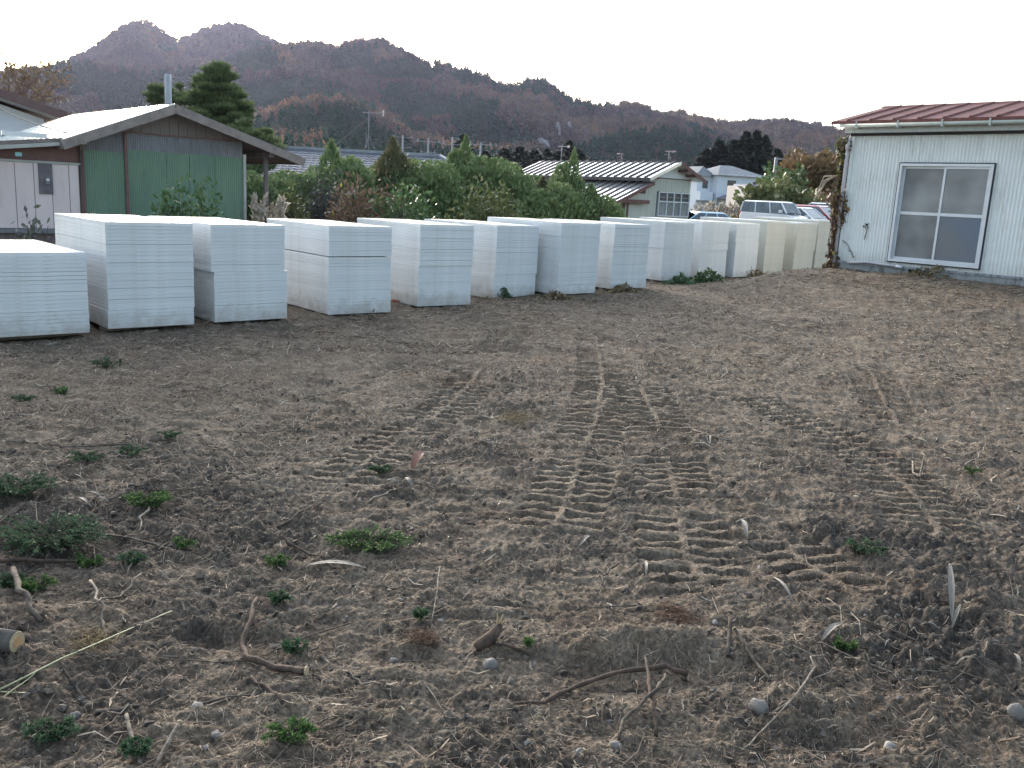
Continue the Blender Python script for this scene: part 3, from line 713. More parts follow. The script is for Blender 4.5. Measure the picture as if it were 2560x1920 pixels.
mb = MB(); mb.box(1.58, 1.60, .06, RB, 0, 2.2+O); mb.box(-1.66, 1.6, RB-.02, RB, 0, 2.4+O); mb.box(-1.66, -1.64, .06, RB, 0, 2.3+O); part(gs, 'side_wall', mb, M_brownsheet)
YF = -.38
rl = MB(); rl.slab((0, YF, PK), (0, RB, PK), (EL[0], RB, EL[1]), (EL[0], YF, EL[1]), .035); part(gs, 'roof', rl, M_tinroof)
rr_ = MB(); rr_.slab((0.003, RB, PK), (0.003, YF, PK), (ER[0], YF, ER[1]), (ER[0], RB, ER[1]), .035); part(gs, 'roof', rr_, mat_var('dark_tin_roof', (.10, .095, .095), (.16, .15, .145), 5, .55))
for k in range(14):   # lapped sheets on the pale slope
    y0 = YF+.02+k*.47; mb = MB(); s_ = (PK-EL[1])/2.15
    mb.slab((-.02, y0, PK-.02*s_+.012), (-.02, y0+.035, PK-.02*s_+.012), (-2.14, y0+.035, PK-2.14*s_+.012), (-2.14, y0, PK-2.14*s_+.012), .011); part(gs, 'roof_lap', mb, M_tinroof)
for sx, e in ((-1, EL), (1, ER)):
    mb = MB(); mb.beam((0, YF-.02, PK-.10), (e[0], YF-.02, e[1]-.10), .035, .17, (0, 0, 1)); part(gs, 'barge_board', mb, M_barge)
part(gs, 'eave_fascia', MB().box(EL[0]-.01, EL[0]+.02, YF, RB, EL[1]-.17, EL[1]-.04), M_brownsheet)
part(gs, 'eave_fascia', MB().box(ER[0]-.03, ER[0], YF, RB, ER[1]-.15, ER[1]-.04), M_post)
mb = MB(); mb.slab((0, YF, PK-.12), (0, RB, PK-.12), (ER[0]-.04, RB, ER[1]-.12), (ER[0]-.04, YF, ER[1]-.12), .012); mb.v = mb.v; part(gs, 'soffit', mb, M_post)
for yy in (.0, 3.0, 6.0): part(gs, 'post', MB().tube([(2.16, yy, 0), (2.14, yy, 2.13+O)], .058, 8), M_post, True)
part(gs, 'eave_beam', MB().box(2.08, 2.2, -.3, RB, 2.06+O, 2.16+O), M_post)
# lean-to on its left
part(gs, 'lean_roof', MB().slab((-1.70, -.25, 2.20+O), (-1.70, 3.5, 2.20+O), (-4.4, 3.5, 1.86+O), (-4.4, -.25, 1.86+O), .04), M_rust)
mb = MB(); mb.beam((-1.68, -.28, 2.10+O), (-4.4, -.28, 1.74+O), .03, .07); part(gs, 'lean_barge', mb, M_trim)
mb = MB(); mb.beam((-1.68, -.265, 2.17+O), (-4.4, -.265, 1.82+O), .02, .06); part(gs, 'lean_barge', mb, M_brownsheet)
part(gs, 'lean_wall', MB().prism([(-4.4, 1.66+O), (-1.75, 1.70+O), (-1.75, 2.1+O), (-4.4, 1.78+O)], .03, .05), M_rust)
xs_ = [-4.2, -3.9, -3.56, -3.22, -2.89, -2.57, -2.26, -1.95, -1.77]
for k in range(len(xs_)-1): part(gs, 'siding_panel', MB().box(xs_[k]+.006, xs_[k+1]-.006, -.012-.003*(k % 2), .02, .45+O, 1.66+O), M_pink)
part(gs, 'siding_backing', MB().box(-4.2, -1.76, .022, .04, 0, 1.7+O), M_post)
part(gs, 'siding_cap', MB().box(-4.2, -1.74, -.035, .02, 1.665+O, 1.705+O), M_trim)
part(gs, 'base_rail', MB().box(-4.2, -2.2, -.07, -.02, .36+O, .44+O), M_greysheet)
mbd = MB().box(-2.49, -2.25, -.05, -.018, 1.10+O, 1.66+O); mbx = part(gs, 'meter_board', mbd, mat_var('meter_board', (.10, .09, .10), (.16, .145, .155), 6, .7))
part(mbx, 'meter', MB().box(-2.385, -2.31, -.085, -.051, 1.285+O, 1.40+O), M_greysheet)
part(mbx, 'meter_dial', MB().box(-2.372, -2.322, -.09, -.086, 1.345+O, 1.385+O), M_alu)
part(gs, 'name_plate', MB().box(-2.93, -2.82, -.30, -.29, 1.76+O, 1.83+O), mat_var('teal_plate', (.16, .36, .34), (.22, .42, .40), 9, .5))
part(gs, 'gutter_end', MB().box(-3.1, -2.35, -.2, -.12, 2.12+O, 2.2+O), M_alu)
fl = thing('flue_pipe', 'tall grey metal flue standing up behind the green shed ridge', 'flue', (GS[0]+B2[0]*.6, GS[1]+B2[1]*.6, 0))
part(fl, 'pipe', MB().tube([(0, 0, 2.4), (.015, 0, 3.64)], .068, 12), mat_var('zinc', (.30, .32, .34), (.40, .42, .44), 8, .65), True)
part(fl, 'bracket', MB().tube([(0, 0, 3.0), (.0, 0, 3.05)], .08, 10), M_greysheet, True)
pb = at_depth(420, 262, 19.75); fl.location = (pb[0], pb[1], 0)

# ------------------------------------------------------------------ white house at the far left
WH = at_depth(180, 288, 26); wh = thing('white_house', 'tall white gabled house with brown roof edge, cut off by the frame', 'house', (WH[0], WH[1], -.3), YAW)
M_plaster = mat_var('white_plaster', (.66, .70, .76), (.72, .75, .80), 2, .8); M_brownroof = mat_var('brown_roof', (.12, .07, .065), (.17, .10, .09), 4, .6)
zc, zl = WH[2]+.3, WH[2]+.3+1.08
part(wh, 'wall', MB().prism([(-5, 0), (-.6, 0), (-.6, zc-.15), (-4.2, zc+.85), (-5, zc+.7)], .5, 7), M_plaster)
part(wh, 'roof', MB().slab((0, -.1, zc), (0, 7.6, zc), (-4.2, 7.6, zc+1.13), (-4.2, -.1, zc+1.13), .07), M_brownroof)
mb = MB(); mb.beam((.02, -.12, zc-.10), (-4.2, -.12, zc+1.03), .04, .22); part(wh, 'barge_board', mb, M_brownroof)
mb = MB(); mb.slab((-.1, -.08, zc-.16), (-.1, .5, zc-.16), (-4.2, .5, zc+.92), (-4.2, -.08, zc+.92), .02); part(wh, 'soffit', mb, M_fascia)

cb = thing('cable', 'thin cable sagging from the white house to the green shed eave', 'cable', at_depth(195, 338, 18.0)); o_ = np.array(cb.location); e_ = at_depth(-60, 238, 24); q_ = [o_*(1-f)+e_*f-np.array([0, 0, .5*f*(1-f)]) for f in np.linspace(0, 1, 9)]
part(cb, 'wire', MB().tube([q-o_ for q in q_], .012, 5), M_dark); part(cb, 'insulator', MB().tube([(0, 0, -.06), (0, 0, .06)], .03, 6), M_fascia)

# ------------------------------------------------------------------ tiled roof house behind the conifers
TH = at_depth(1095, 388.5, 45); th = thing('tiled_house', 'low house behind the conifer row with blue grey tiled roof', 'house', (TH[0], TH[1], -.3), math.radians(3))
M_tile = mat_var('blue_grey_tile', (.10, .118, .15), (.17, .19, .225), 3, .5, spec=.4); M_ridge = mat_var('ridge_tile', (.26, .27, .28), (.36, .37, .38), 4, .6)
zr = TH[2]+.3; LEN = 11.5; RUN, DROP = 3.6, 1.45
def tile_slope(x0, x1, cut):
    mb = MB(); nrow = 13; tw = .30
    for r in range(nrow):
        u0, u1 = r/nrow, (r+1)/nrow+.012
        y0, y1 = -RUN*u0, -RUN*u1; z0, z1 = zr-DROP*u0-.05, zr-DROP*u1-.02
        xe = x1+(cut*u1 if cut else 0)
        nt = int((xe-x0)/tw)
        for k in range(nt):
            xa = x0+k*tw; xs = [xa, xa+.10, xa+.2, xa+.30]; hz = [.03, .0, .015, .045]
            vs = [(x, y0, z0+h) for x, h in zip(xs, hz)]+[(x, y1, z1+h) for x, h in zip(xs, hz)]
            mb.add(vs, [(i+4, i+5, i+1, i) for i in range(3)])
    return mb
part(th, 'roof_tile', tile_slope(-LEN, 0, 2.4), M_tile, kind='stuff')
part(th, 'ridge', MB().box(-LEN, .1, -.12, .12, zr-.06, zr+.07), M_ridge)
mb = MB(); mb.beam((0.05, 0, zr), (2.45, -RUN, zr-DROP+.06), .2, .14); part(th, 'hip_ridge', mb, M_ridge)
mb = MB(); mb.slab((0, 0, zr-.04), (2.4, -RUN, zr-DROP-.04), (2.4, RUN, zr-DROP-.04), (0.01, 0.01, zr-.04), .05); mb.slab((0, .02, zr-.04), (2.4, RUN, zr-DROP), (-LEN, RUN, zr-DROP), (-LEN, .02, zr-.04), .05); part(th, 'roof', mb, M_tile)
part(th, 'wall', MB().box(-LEN+.4, 1.8, -RUN+.6, RUN-.6, 0, zr-DROP+.1), M_plaster)
for k in range(3): part(th, 'window', MB().box(-9+k*3.6, -7.3+k*3.6, -RUN+.57, -RUN+.6, .6, 2.0), M_glass)

# ------------------------------------------------------------------ house with striped metal roof
SH = at_depth(1703, 404, 42); sh = thing('striped_roof_house', 'cream house with bright striped metal roof and a porch roof below it', 'house', (SH[0], SH[1], -.25), YAW)
o_ = .25; M_cream_wall = mat_var('cream_siding', (.50, .49, .42), (.57, .56, .49), 3, .6, dirt=((.36, .34, .28), 5, .6, .85)); M_whitewall = mat_var('white_gable', (.78, .79, .80), (.82, .83, .83), 3, .7)
M_whitetin = mat_var('white_tin', (.70, .71, .72), (.78, .79, .80), 3, .16, .7, dirt=((.45, .44, .43), 9, .6, .85)); M_seam = mat_var('dark_seam', (.045, .04, .04), (.08, .07, .068), 7, .6); M_redwood = mat_var('red_brown_wood', (.14, .06, .05), (.20, .09, .075), 6, .6)
zp = SH[2]+o_; eL = (-2.07, 2.60+o_); eR = (1.95, 2.66+o_); RL = 9.2
part(sh, 'roof', MB().slab((0, 0, zp), (0, RL, zp), (eL[0], RL, eL[1]), (eL[0], 0, eL[1]), .05), M_whitetin)
part(sh, 'roof', MB().slab((.003, RL, zp), (.003, 0, zp), (eR[0], 0, eR[1]), (eR[0], RL, eR[1]), .05), M_redwood)
for k in range(20):
    y0 = .30+k*.455
    mb = MB(); mb.beam((-.03, y0, zp+.0), (eL[0]-.01, y0, eL[1]+.012), .085, .07); part(sh, 'roof_seam', mb, M_seam)
part(sh, 'ridge_cap', MB().box(-.08, .08, -.02, RL, zp-.02, zp+.03), M_seam)
for e in (eL, eR):
    mb = MB(); mb.beam((0, -.02, zp-.07), (e[0], -.02, e[1]-.07), .04, .15); part(sh, 'barge_board', mb, M_redwood if e is eR else M_whitetin)
part(sh, 'eave_fascia', MB().box(eL[0]-.02, eL[0]+.01, 0, RL, eL[1]-.16, eL[1]-.02), M_seam)
mb = MB(); mb.slab((0, 0, zp-.06), (eR[0], 0, eR[1]-.06), (eR[0], RL, eR[1]-.06), (0.01, RL, zp-.06), .02); part(sh, 'soffit', mb, M_whitewall)
wL, wR, wy = -1.66, 1.56, .55
part(sh, 'gable_wall', MB().prism([(wL, 2.66+o_), (wR, 2.66+o_), (wR, zp-.10-(zp-eR[1])*wR/1.95), (0, zp-.10), (wL, zp-.10-(zp-eL[1])*-wL/2.07)], wy, wy+.05), M_whitewall)
part(sh, 'gable_line', MB().box(wL-.03, wR+.03, wy-.03, wy+.02, 2.62+o_, 2.655+o_), M_redwood)
n_ = 16
for k in range(n_):
    x0 = wL+(wR-wL)*k/n_; x1 = wL+(wR-wL)*(k+1)/n_
    if x1 < -.78 or x0 > 1.58: part(sh, 'siding_board', MB().box(x0+.006, x1-.006, wy-.004*(k % 2), wy+.05, 0, 2.615+o_), M_cream_wall)
    else:
        part(sh, 'siding_board', MB().box(x0+.006, x1-.006, wy-.004*(k % 2), wy+.05, 2.05+o_, 2.615+o_), M_cream_wall)
        part(sh, 'siding_board', MB().box(x0+.006, x1-.006, wy-.004*(k % 2), wy+.05, 0, .92+o_), M_cream_wall)
part(sh, 'wall_backing', MB().box(wL, wR, wy+.06, wy+.08, 0, 2.64+o_), M_seam)
mb = MB(); mb.box(wL, wL+.03, wy+.06, RL-.3, 0, eL[1]+.1); mb.box(wR-.03, wR, wy+.06, RL-.3, 0, eR[1]+.05); mb.box(wL, wR, RL-.33, RL-.3, 0, 2.7+o_); part(sh, 'side_wall', mb, M_cream_wall)
wf = part(sh, 'window_frame', frame(MB(), -.76, 1.52, .93+o_, 2.04+o_, .05, wy-.06, wy+.05), M_alu)
part(wf, 'transom', MB().box(-.71, 1.47, wy-.05, wy+.05, 1.575+o_, 1.63+o_), M_alu)
for k in range(3): part(wf, 'mullion', MB().box(-.14+k*.52-.025, -.14+k*.52+.025, wy-.045, wy+.04, .98+o_, 1.99+o_), M_alu)
for k in range(4):
    a_, b_ = -.71+k*.545, -.71+(k+1)*.545
    part(sh, 'pane', MB().box(a_, b_, wy+.01, wy+.02, .98+o_, 1.575+o_), M_glass_dusty); part(sh, 'pane', MB().box(a_, b_, wy+.01, wy+.02, 1.63+o_, 1.99+o_), M_glass)
    part(sh, 'window_bar', MB().box(a_+.06, b_-.06, wy-.03, wy-.015, 1.79+o_, 1.81+o_), M_trim)
for (x, z) in ((eR[0]-.62, 2.9+o_), (.75, 3.08+o_), (eL[0]+.35, 2.66+o_)): part(sh, 'purlin_end', MB().box(x-.22, x+.22, -.03, wy, z-.12, z-.02), M_redwood)
# porch roof
pt, pb_ = (-1.70, 2.43+o_), (-4.10, 1.50+o_)
part(sh, 'porch_roof', MB().slab((pt[0], .05, pt[1]), (pt[0], 5.2, pt[1]), (pb_[0], 5.2, pb_[1]), (pb_[0], .05, pb_[1]), .05), M_whitetin)
for k in range(11):
    y0 = .30+k*.455; mb = MB(); mb.beam((pt[0], y0, pt[1]+.01), (pb_[0]-.01, y0, pb_[1]+.01), .085, .06); part(sh, 'porch_seam', mb, M_seam)
mb = MB(); mb.beam((pt[0], .02, pt[1]-.06), (pb_[0], .02, pb_[1]-.06), .04, .15); part(sh, 'porch_barge', mb, M_redwood)
part(sh, 'porch_beam', MB().box(-3.7, wL, .25, .35, 1.45+o_, 1.62+o_), M_redwood)
part(sh, 'porch_wall', MB().box(-3.0, wL, .5, .54, 0, 1.9+o_), M_cream_wall); part(sh, 'porch_wall', MB().box(-3.72, -3.62, .3, 4.6, 0, 1.5+o_), M_redwood)
part(sh, 'door', MB().box(-3.6, -3.02, .5, .54, 0, 1.5+o_), M_redwood)
part(sh, 'porch_post', MB().tube([(-3.0, .35, 0), (-3.0, .35, 1.5+o_)], .05, 6), M_redwood)
aw = part(sh, 'side_awning', MB().slab((wR, .6, 1.25+o_), (2.5, .6, 1.02+o_), (2.5, 2.4, 1.02+o_), (wR, 2.4, 1.25+o_), .05), M_seam)
part(sh, 'blue_sheet', MB().box(wR+.02, 1.95, .9, .93, 0, 1.0+o_), mat_var('blue_sheet', (.06, .20, .34), (.09, .26, .40), 5, .6))

# ------------------------------------------------------------------ two storey house and other far buildings
TS = at_depth(1800, 490, 112); ts = thing('two_storey_house', 'pale two storey house with hipped grey roof, dark trees behind it', 'house', (TS[0], TS[1], -.3), math.radians(20))
M_greyroof = mat_var('grey_roof', (.20, .21, .22), (.27, .28, .29), .8, .8, spec=.15); M_darkroof = mat_var('dark_roof', (.09, .09, .10), (.13, .13, .14), 1, .4)
zt = at_depth(1806, 413, 112)[2]+.3; ze = at_depth(1806, 440, 112)[2]+.3
part(ts, 'wall', MB().box(-2.3, 4.2, -3, 4, 0, ze), M_plaster); part(ts, 'wall', MB().box(-4.2, -2.31, -1.5, 3.5, 0, ze-.15), M_plaster)
rfm = MB(); rfm.add([(-2.7, -3.5, ze-.05), (4.7, -3.5, ze-.05), (4.7, 4.5, ze-.05), (-2.7, 4.5, ze-.05), (-.2, .3, zt), (1.4, .3, zt)], [(0, 1, 5, 4), (1, 2, 5), (2, 3, 4, 5), (3, 0, 4), (3, 2, 1, 0)]); part(ts, 'roof', rfm, M_greyroof)
rfm = MB(); rfm.add([(-4.8, -2, ze-.2), (-2.0, -2, ze-.2), (-2.0, 4, ze-.2), (-4.8, 4, ze-.2), (-3.4, -1.2, ze+.95), (-3.4, 3, ze+.95)], [(0, 1, 4), (1, 2, 5, 4), (2, 3, 5), (3, 0, 4, 5), (3, 2, 1, 0)]); part(ts, 'roof', rfm, M_greyroof)
for k in range(8): part(ts, 'snow_guard', MB().box(-2.1+k*.85, -1.75+k*.85, -3.3, -3.2, ze+.02, ze+.12), M_alu)
def far_window(par, x0, x1, y, z0, z1):
    f = part(par, 'window', frame(MB(), x0, x1, z0, z1, .09, y-.06, y), M_alu); part(f, 'pane', MB().box(x0+.09, x1-.09, y-.03, y-.01, z0+.09, z1-.09), M_glass)
for x0 in (-1.2, 2.3): far_window(ts, x0, x0+1.4, -3.0, ze-1.7, ze-.45)
far_window(ts, -3.6, -2.7, -1.5, ze-1.7, ze-.6)
part(ts, 'balcony', MB().box(-4.3, -2.6, -2.6, -1.52, ze-3.0, ze-2.0), M_plaster)
rfm = MB(); rfm.add([(-2.6, -6.2, 2.7), (2.6, -6.2, 2.7), (2.6, -3.05, 2.7), (-2.6, -3.05, 2.7), (-.3, -4.2, 3.75), (.8, -4.2, 3.75)], [(0, 1, 5, 4), (1, 2, 5), (2, 3, 4, 5), (3, 0, 4), (3, 2, 1, 0)]); part(ts, 'porch_roof', rfm, M_darkroof)
part(ts, 'porch', MB().box(-2.2, 2.2, -5.8, -3.05, 0, 2.7), mat_var('beige_wall', (.36, .33, .29), (.42, .39, .34), 1, .8)); far_window(ts, -1.7, -.7, -5.8, 1.3, 2.4)
for k in range(2):
    u = part(ts, 'ac_unit', MB().box(1.1+k*1.0, 1.9+k*1.0, -3.4, -3.05, 3.0, 3.7), M_alu)
    part(u, 'fan_grille', MB().tube([(1.45+k, -3.43, 3.35), (1.45+k, -3.405, 3.35)], .24, 10), M_dark)
def low_building(px0, px1, ytop, Y, dep, lab, mw, mr, hh=.35):
    p0 = at_depth(px0, ytop, Y); p1 = at_depth(px1, ytop, Y); L = p1[0]-p0[0]
    t = thing('low_building', lab, 'building', (p0[0], p0[1], -.4)); z = p0[2]+.4
    part(t, 'wall', MB().box(0, L, 0, dep, 0, z-.1), mw)
    part(t, 'roof', MB().hexa([(-.3, -.4, z-hh), (L+.3, -.4, z-hh), (L+.3, dep/2, z-.08), (-.3, dep/2, z-.08), (-.3, -.4, z-hh+.1), (L+.3, -.4, z-hh+.1), (L+.3, dep/2, z+.02), (-.3, dep/2, z+.02)]), mr); return t
low_building(1868, 1950, 459, 84, 8, 'grey roofed low building between the two storey house and the green bushes', M_greysheet, mat_var('slate_roof', (.16, .17, .20), (.22, .23, .26), .6, .5), 1.0)
low_building(2010, 2150, 470, 88, 8, 'long pale roofed shed seen over the bushes beside the vine', M_cream_wall, mat_var('pale_sheet_roof', (.50, .46, .43), (.60, .56, .52), .8, .6), .5)
low_building(1655, 1722, 424, 150, 12, 'far roof with reddish band showing past the striped house gable', M_cream_wall, mat_var('red_grey_roof', (.20, .13, .12), (.28, .2, .19), .5, .6), 1.2)
low_building(1140, 1200, 414, 95, 8, 'small white roofed building peeping over the conifers', M_plaster, M_ridge, .5)

# ------------------------------------------------------------------ antennas, poles
M_pole = mat_var('pole_grey', (.22, .22, .23), (.30, .30, .31), 8, .6); M_wire = mat_var('wire_dark', (.10, .10, .105), (.14, .14, .145), 5, .5)
def antenna(x, y0, y1, Y, lab, big=False, flip=1):
    b = at_depth(x, y0, Y); tp = at_depth(x, y1, Y); H = tp[2]-b[2]
    t = thing('tv_antenna', lab, 'antenna', b, .3); sc = H
    part(t, 'mast', MB().tube([(0, 0, -.05), (0, 0, H)], .02 if big else .026, 6), M_pole, True)
    bl = .55*sc*flip if not big else .42*sc
    bo = part(t, 'boom', MB().tube([(-bl*.4, 0, H*.93), (bl, 0, H*.96)], .022, 5), M_pole)
    for k in range(6):
        xx = -bl*.35+k*bl*.26; part(bo, 'element', MB().tube([(xx, -.22, H*.945), (xx, .22, H*.945)], .012, 4), M_pole)
    part(t, 'reflector', MB().box(bl*.93-.01, bl*.93+.01, -.16, .16, H*.88, H*1.04), M_pole)
    if not big: 
        part(t, 'dish_arm', MB().tube([(0, 0, H*.28), (.18*sc, 0, H*.30), (.2*sc, 0, H*.5)], .02, 5), M_pole); part(t, 'side_boom', MB().tube([(-.4*sc, .1, H*.66), (0, 0, H*.66)], .016, 4), M_pole)
    else:
        for an in (0, 2.1, 4.2): part(t, 'stay', MB().tube([(0, 0, H*.35), (.3*math.cos(an), .3*math.sin(an), 0)], .012, 4), M_pole)
        q = at_depth(840, 362, Y+.5)-b; part(t, 'guy_wire', MB().tube([(0, 0, H*.82), tuple(Matrix.Rotation(-.3, 3, 'Z') @ Vector(q))], .012, 4), M_wire)
        part(t, 'second_rod', MB().tube([(-.12, .05, 0), (-.10, .05, H*.42)], .012, 4), M_pole)
    return t
antenna(921, 372, 276, 44.8, 'tall tv antenna mast with guy wire on the tiled roof', True)
antenna(1403, 400, 364, 51, 'tv antenna at the far end of the striped roof', False)
antenna(1671, 404, 377, 43.5, 'tv antenna near the gable peak of the striped roof', False)
antenna(1553, 403, 384, 62, 'small tv antenna standing behind the middle of the striped roof', False, -1)
def pole(x, y0, y1, Y, lab, arms=((.93, 1.6),), w=.10):
    b = at_depth(x, y0, Y); tp = at_depth(x, y1, Y); H = tp[2]+.4
    t = thing('utility_pole', lab, 'utility pole', (b[0], b[1], -.4), .2)
    part(t, 'shaft', MB().tube([(0, 0, 0), (0, 0, H)], [w*1.2, w*.8], 8), M_pole, True)
    for f, L in arms:
        z = H-(1-f)*H; a_ = part(t, 'crossarm', MB().box(-L/2, L/2, -.035, .035, z-.035, z+.035), M_pole)
        for k in (-.42, .42): part(a_, 'insulator', MB().tube([(k*L, 0, z+.05), (k*L, 0, z+.28)], [.06, .04], 6), M_ridge)
    return t
pole(1129, 410, 342, 95, 'pale utility pole with one high crossarm beside the tiled roof end', ((.90, 2.2),))
pole(1069, 410, 345, 105, 'utility pole with two short crossarms above the tiled roof ridge', ((.95, 2.8), (.80, 1.8)))
pole(1200, 410, 356, 100, 'utility pole with a single top crossarm among the conifer tips', ((.97, 2.6),))
pole(1006, 400, 338, 150, 'thin distant utility pole with double crossarms against the brown hill', ((.97, 3.4), (.82, 3.0)), .16)
pole(1221, 410, 378, 130, 'short distant utility pole beside the dark cedars', ((.93, 1.8),), .12)
lm = at_depth(1183, 420, 70); sl = thing('street_lamp', 'curved street lamp rising behind the conifer tops', 'street lamp', (lm[0], lm[1], -.4)); hl = at_depth(1183, 382, 70)[2]+.4
part(sl, 'post', MB().tube([(0, 0, 0), (0, 0, hl-.5), (-.08, 0, hl-.15), (-.35, 0, hl), (-.7, 0, hl+.02)], .05, 6), M_pole, True); part(sl, 'lamp_head', MB().box(-1.0, -.65, -.08, .08, hl-.04, hl+.06), M_alu)
gm = at_depth(1936, 440, 95); gn = thing('catenary_mast', 'grey lattice railway mast with a side arm beside the autumn tree', 'mast', (gm[0], gm[1], -.4)); hg = at_depth(1936, 393, 95)[2]+.4
part(gn, 'shaft', MB().box(-.14, .14, -.14, .14, 0, hg), M_pole); part(gn, 'arm', MB().box(.14, 3.2, -.06, .06, hg-.22, hg-.06), M_pole); mb = MB(); mb.beam((.1, 0, hg-1.5), (1.3, 0, hg-.25), .1, .1); part(gn, 'brace', mb, M_pole); part(gn, 'lower_arm', MB().box(.14, .9, -.05, .05, hg-2.0, hg-1.9), M_pole)

# ------------------------------------------------------------------ parked cars
def car_paint(name, c, metal=.2):
    t = MT(name); t.base(c); t.rough(.28, metal, .5); t.b.inputs['Coat Weight'].default_value = .6; return t.m
M_tyre = mat_var('tyre', (.015, .015, .016), (.025, .025, .026), 9, .85); M_carglass = glass_mat('car_glass', (.07, .09, .10), (.15, .18, .195), 2, .05); M_lamp_red = mat_var('tail_lamp', (.40, .03, .03), (.5, .05, .05), 9, .25); M_lamp = mat_var('head_lamp', (.6, .62, .65), (.7, .72, .74), 9, .15)
def car(name, lab, px, Y, head, paint, prof, W, roof, glassz, zb=0.0):
    """prof: side outline of the body (x from rear to front, z); roof: (rear low, rear top, front top, front low) x and top z"""
    p = at_depth(px, 520, Y); t = thing(name, lab, 'car', (p[0], p[1], zb), head, 'cars parked beyond the board stacks')
    body = MB(); body.prism(prof, -W/2, W/2); bo = part(t, 'body', body, paint)
    bv = bo.modifiers.new('edge', 'BEVEL'); bv.width = .05; bv.segments = 2; bv.limit_method = 'ANGLE'
    xa, xb, xc, xd, zt_ = roof; ins = .12; zg = glassz
    vs = [(xa, -W/2+.03, zg), (xd, -W/2+.03, zg), (xd, W/2-.03, zg), (xa, W/2-.03, zg), (xb, -W/2+ins, zt_), (xc, -W/2+ins, zt_), (xc, W/2-ins, zt_), (xb, W/2-ins, zt_)]
    part(t, 'cabin', MB().hexa(vs), M_carglass)
    rm_ = MB().hexa([(xb-.04, -W/2+ins-.02, zt_), (xc+.04, -W/2+ins-.02, zt_), (xc+.04, W/2-ins+.02, zt_), (xb-.04, W/2-ins+.02, zt_), (xb+.08, -W/2+ins+.12, zt_+.07), (xc-.12, -W/2+ins+.12, zt_+.07), (xc-.12, W/2-ins-.12, zt_+.07), (xb+.08, W/2-ins-.12, zt_+.07)])
    ro = part(t, 'roof', rm_, paint); bv = ro.modifiers.new('edge', 'BEVEL'); bv.width = .04; bv.segments = 2
    V = [np.array(v) for v in vs]
    for s in (0, 1):
        lo = (V[0], V[1], V[4], V[5]) if s == 0 else (V[3], V[2], V[7], V[6]); off = np.array([0, -.012 if s == 0 else .012, 0])
        for f0, f1 in ((0, 0), (.33, .33), (.66, .70), (1, 1)):
            mb = MB(); mb.beam(lo[0]*(1-f0)+lo[1]*f0+off, lo[2]*(1-f1)+lo[3]*f1+off, .07, .05, (1, 0, 0)); part(t, 'pillar', mb, paint)
    for xw in (prof_x(prof, .19), prof_x(prof, .81)):
        for s in (-1, 1):
            wh_ = MB().tube([(xw, s*(W/2-.16), .29), (xw, s*(W/2+.01), .29)], .29, 16); w_ = part(t, 'wheel', wh_, M_tyre); part(w_, 'rim', MB().tube([(xw, s*(W/2-.02), .29), (xw, s*(W/2+.022), .29)], .18, 12), M_alu)
    x0 = min(q[0] for q in prof); x1 = max(q[0] for q in prof)
    for s in (-1, 1):
        part(t, 'tail_lamp', MB().box(x0-.02, x0+.10, s*(W/2-.10)-.06, s*(W/2-.10)+.115, glassz-.30, glassz+.08), M_lamp_red)
        part(t, 'headlight', MB().box(x1-.18, x1+.015, s*(W/2-.22)-.14, s*(W/2-.22)+.17, .62, .78), M_lamp)
        part(t, 'mirror', MB().box(xd-.35, xd-.2, s*(W/2+.10)-.09, s*(W/2+.10)+.09, glassz+.02, glassz+.17), paint)
        part(t, 'door_handle', MB().box(.0, .16, s*(W/2+.008)-.012, s*(W/2+.008)+.012, glassz-.14, glassz-.10), M_alu)
    part(t, 'windscreen_wiper', MB().box(xd-.02, xd, -.5, .4, zg+.02, zg+.04), M_dark)
    part(t, 'bumper', MB().box(x1-.04, x1+.05, -W/2+.05, W/2-.05, .28, .50), paint); part(t, 'bumper', MB().box(x0-.05, x0+.04, -W/2+.05, W/2-.05, .30, .52), paint)
    return t
def prof_x(prof, f):
    xs = [q[0] for q in prof]; return min(xs)+f*(max(xs)-min(xs))
P_VAN = [(-1.7, .25), (1.7, .25), (1.72, .85), (1.58, 1.08), (1.05, 1.22), (-1.64, 1.26), (-1.72, 1.0)]
P_HATCH = [(-1.9, .25), (1.95, .25), (1.98, .65), (1.75, .82), (.95, .98), (-1.7, .98), (-1.92, .8)]
M_silver = car_paint('silver_paint', (.66, .69, .73), .15); M_carwhite = car_paint('white_paint', (.74, .76, .80), 0); M_carred = car_paint('red_paint', (.40, .035, .055), .15); M_cargrey = car_paint('grey_paint', (.50, .51, .52), .3); M_carblue = car_paint('light_blue_paint', (.42, .58, .72), .2)
HD_ = math.radians(-46)
car('parked_car', 'silver boxy minivan with red tail lamp parked in front of the bushes', 1938, 49.5, HD_, M_silver, P_VAN, 1.5, (-1.66, -1.58, .72, 1.12, 1.80), 1.26, .06)
car('parked_car', 'white hatchback parked between the silver minivan and the red car', 2010, 51.0, HD_, M_carwhite, P_HATCH, 1.66, (-1.75, -1.3, .25, 1.0, 1.50), .97, .13)
car('parked_car', 'red hatchback parked beside the white hatchback', 2052, 52.8, HD_, M_carred, P_HATCH, 1.66, (-1.75, -1.3, .25, 1.0, 1.56), .97, .22)
car('parked_car', 'pale grey car at the end of the parked cars, half hidden by the vine', 2092, 54.6, HD_, M_cargrey, P_HATCH, 1.7, (-1.75, -1.35, .25, 1.0, 1.68), 1.0, .28)
car('parked_car', 'low light blue car tucked behind the corner of the striped roof house', 1752, 44.5, math.radians(190), M_carblue, P_HATCH, 1.6, (-1.55, -1.0, .35, 1.05, 1.42), .92, -.26)
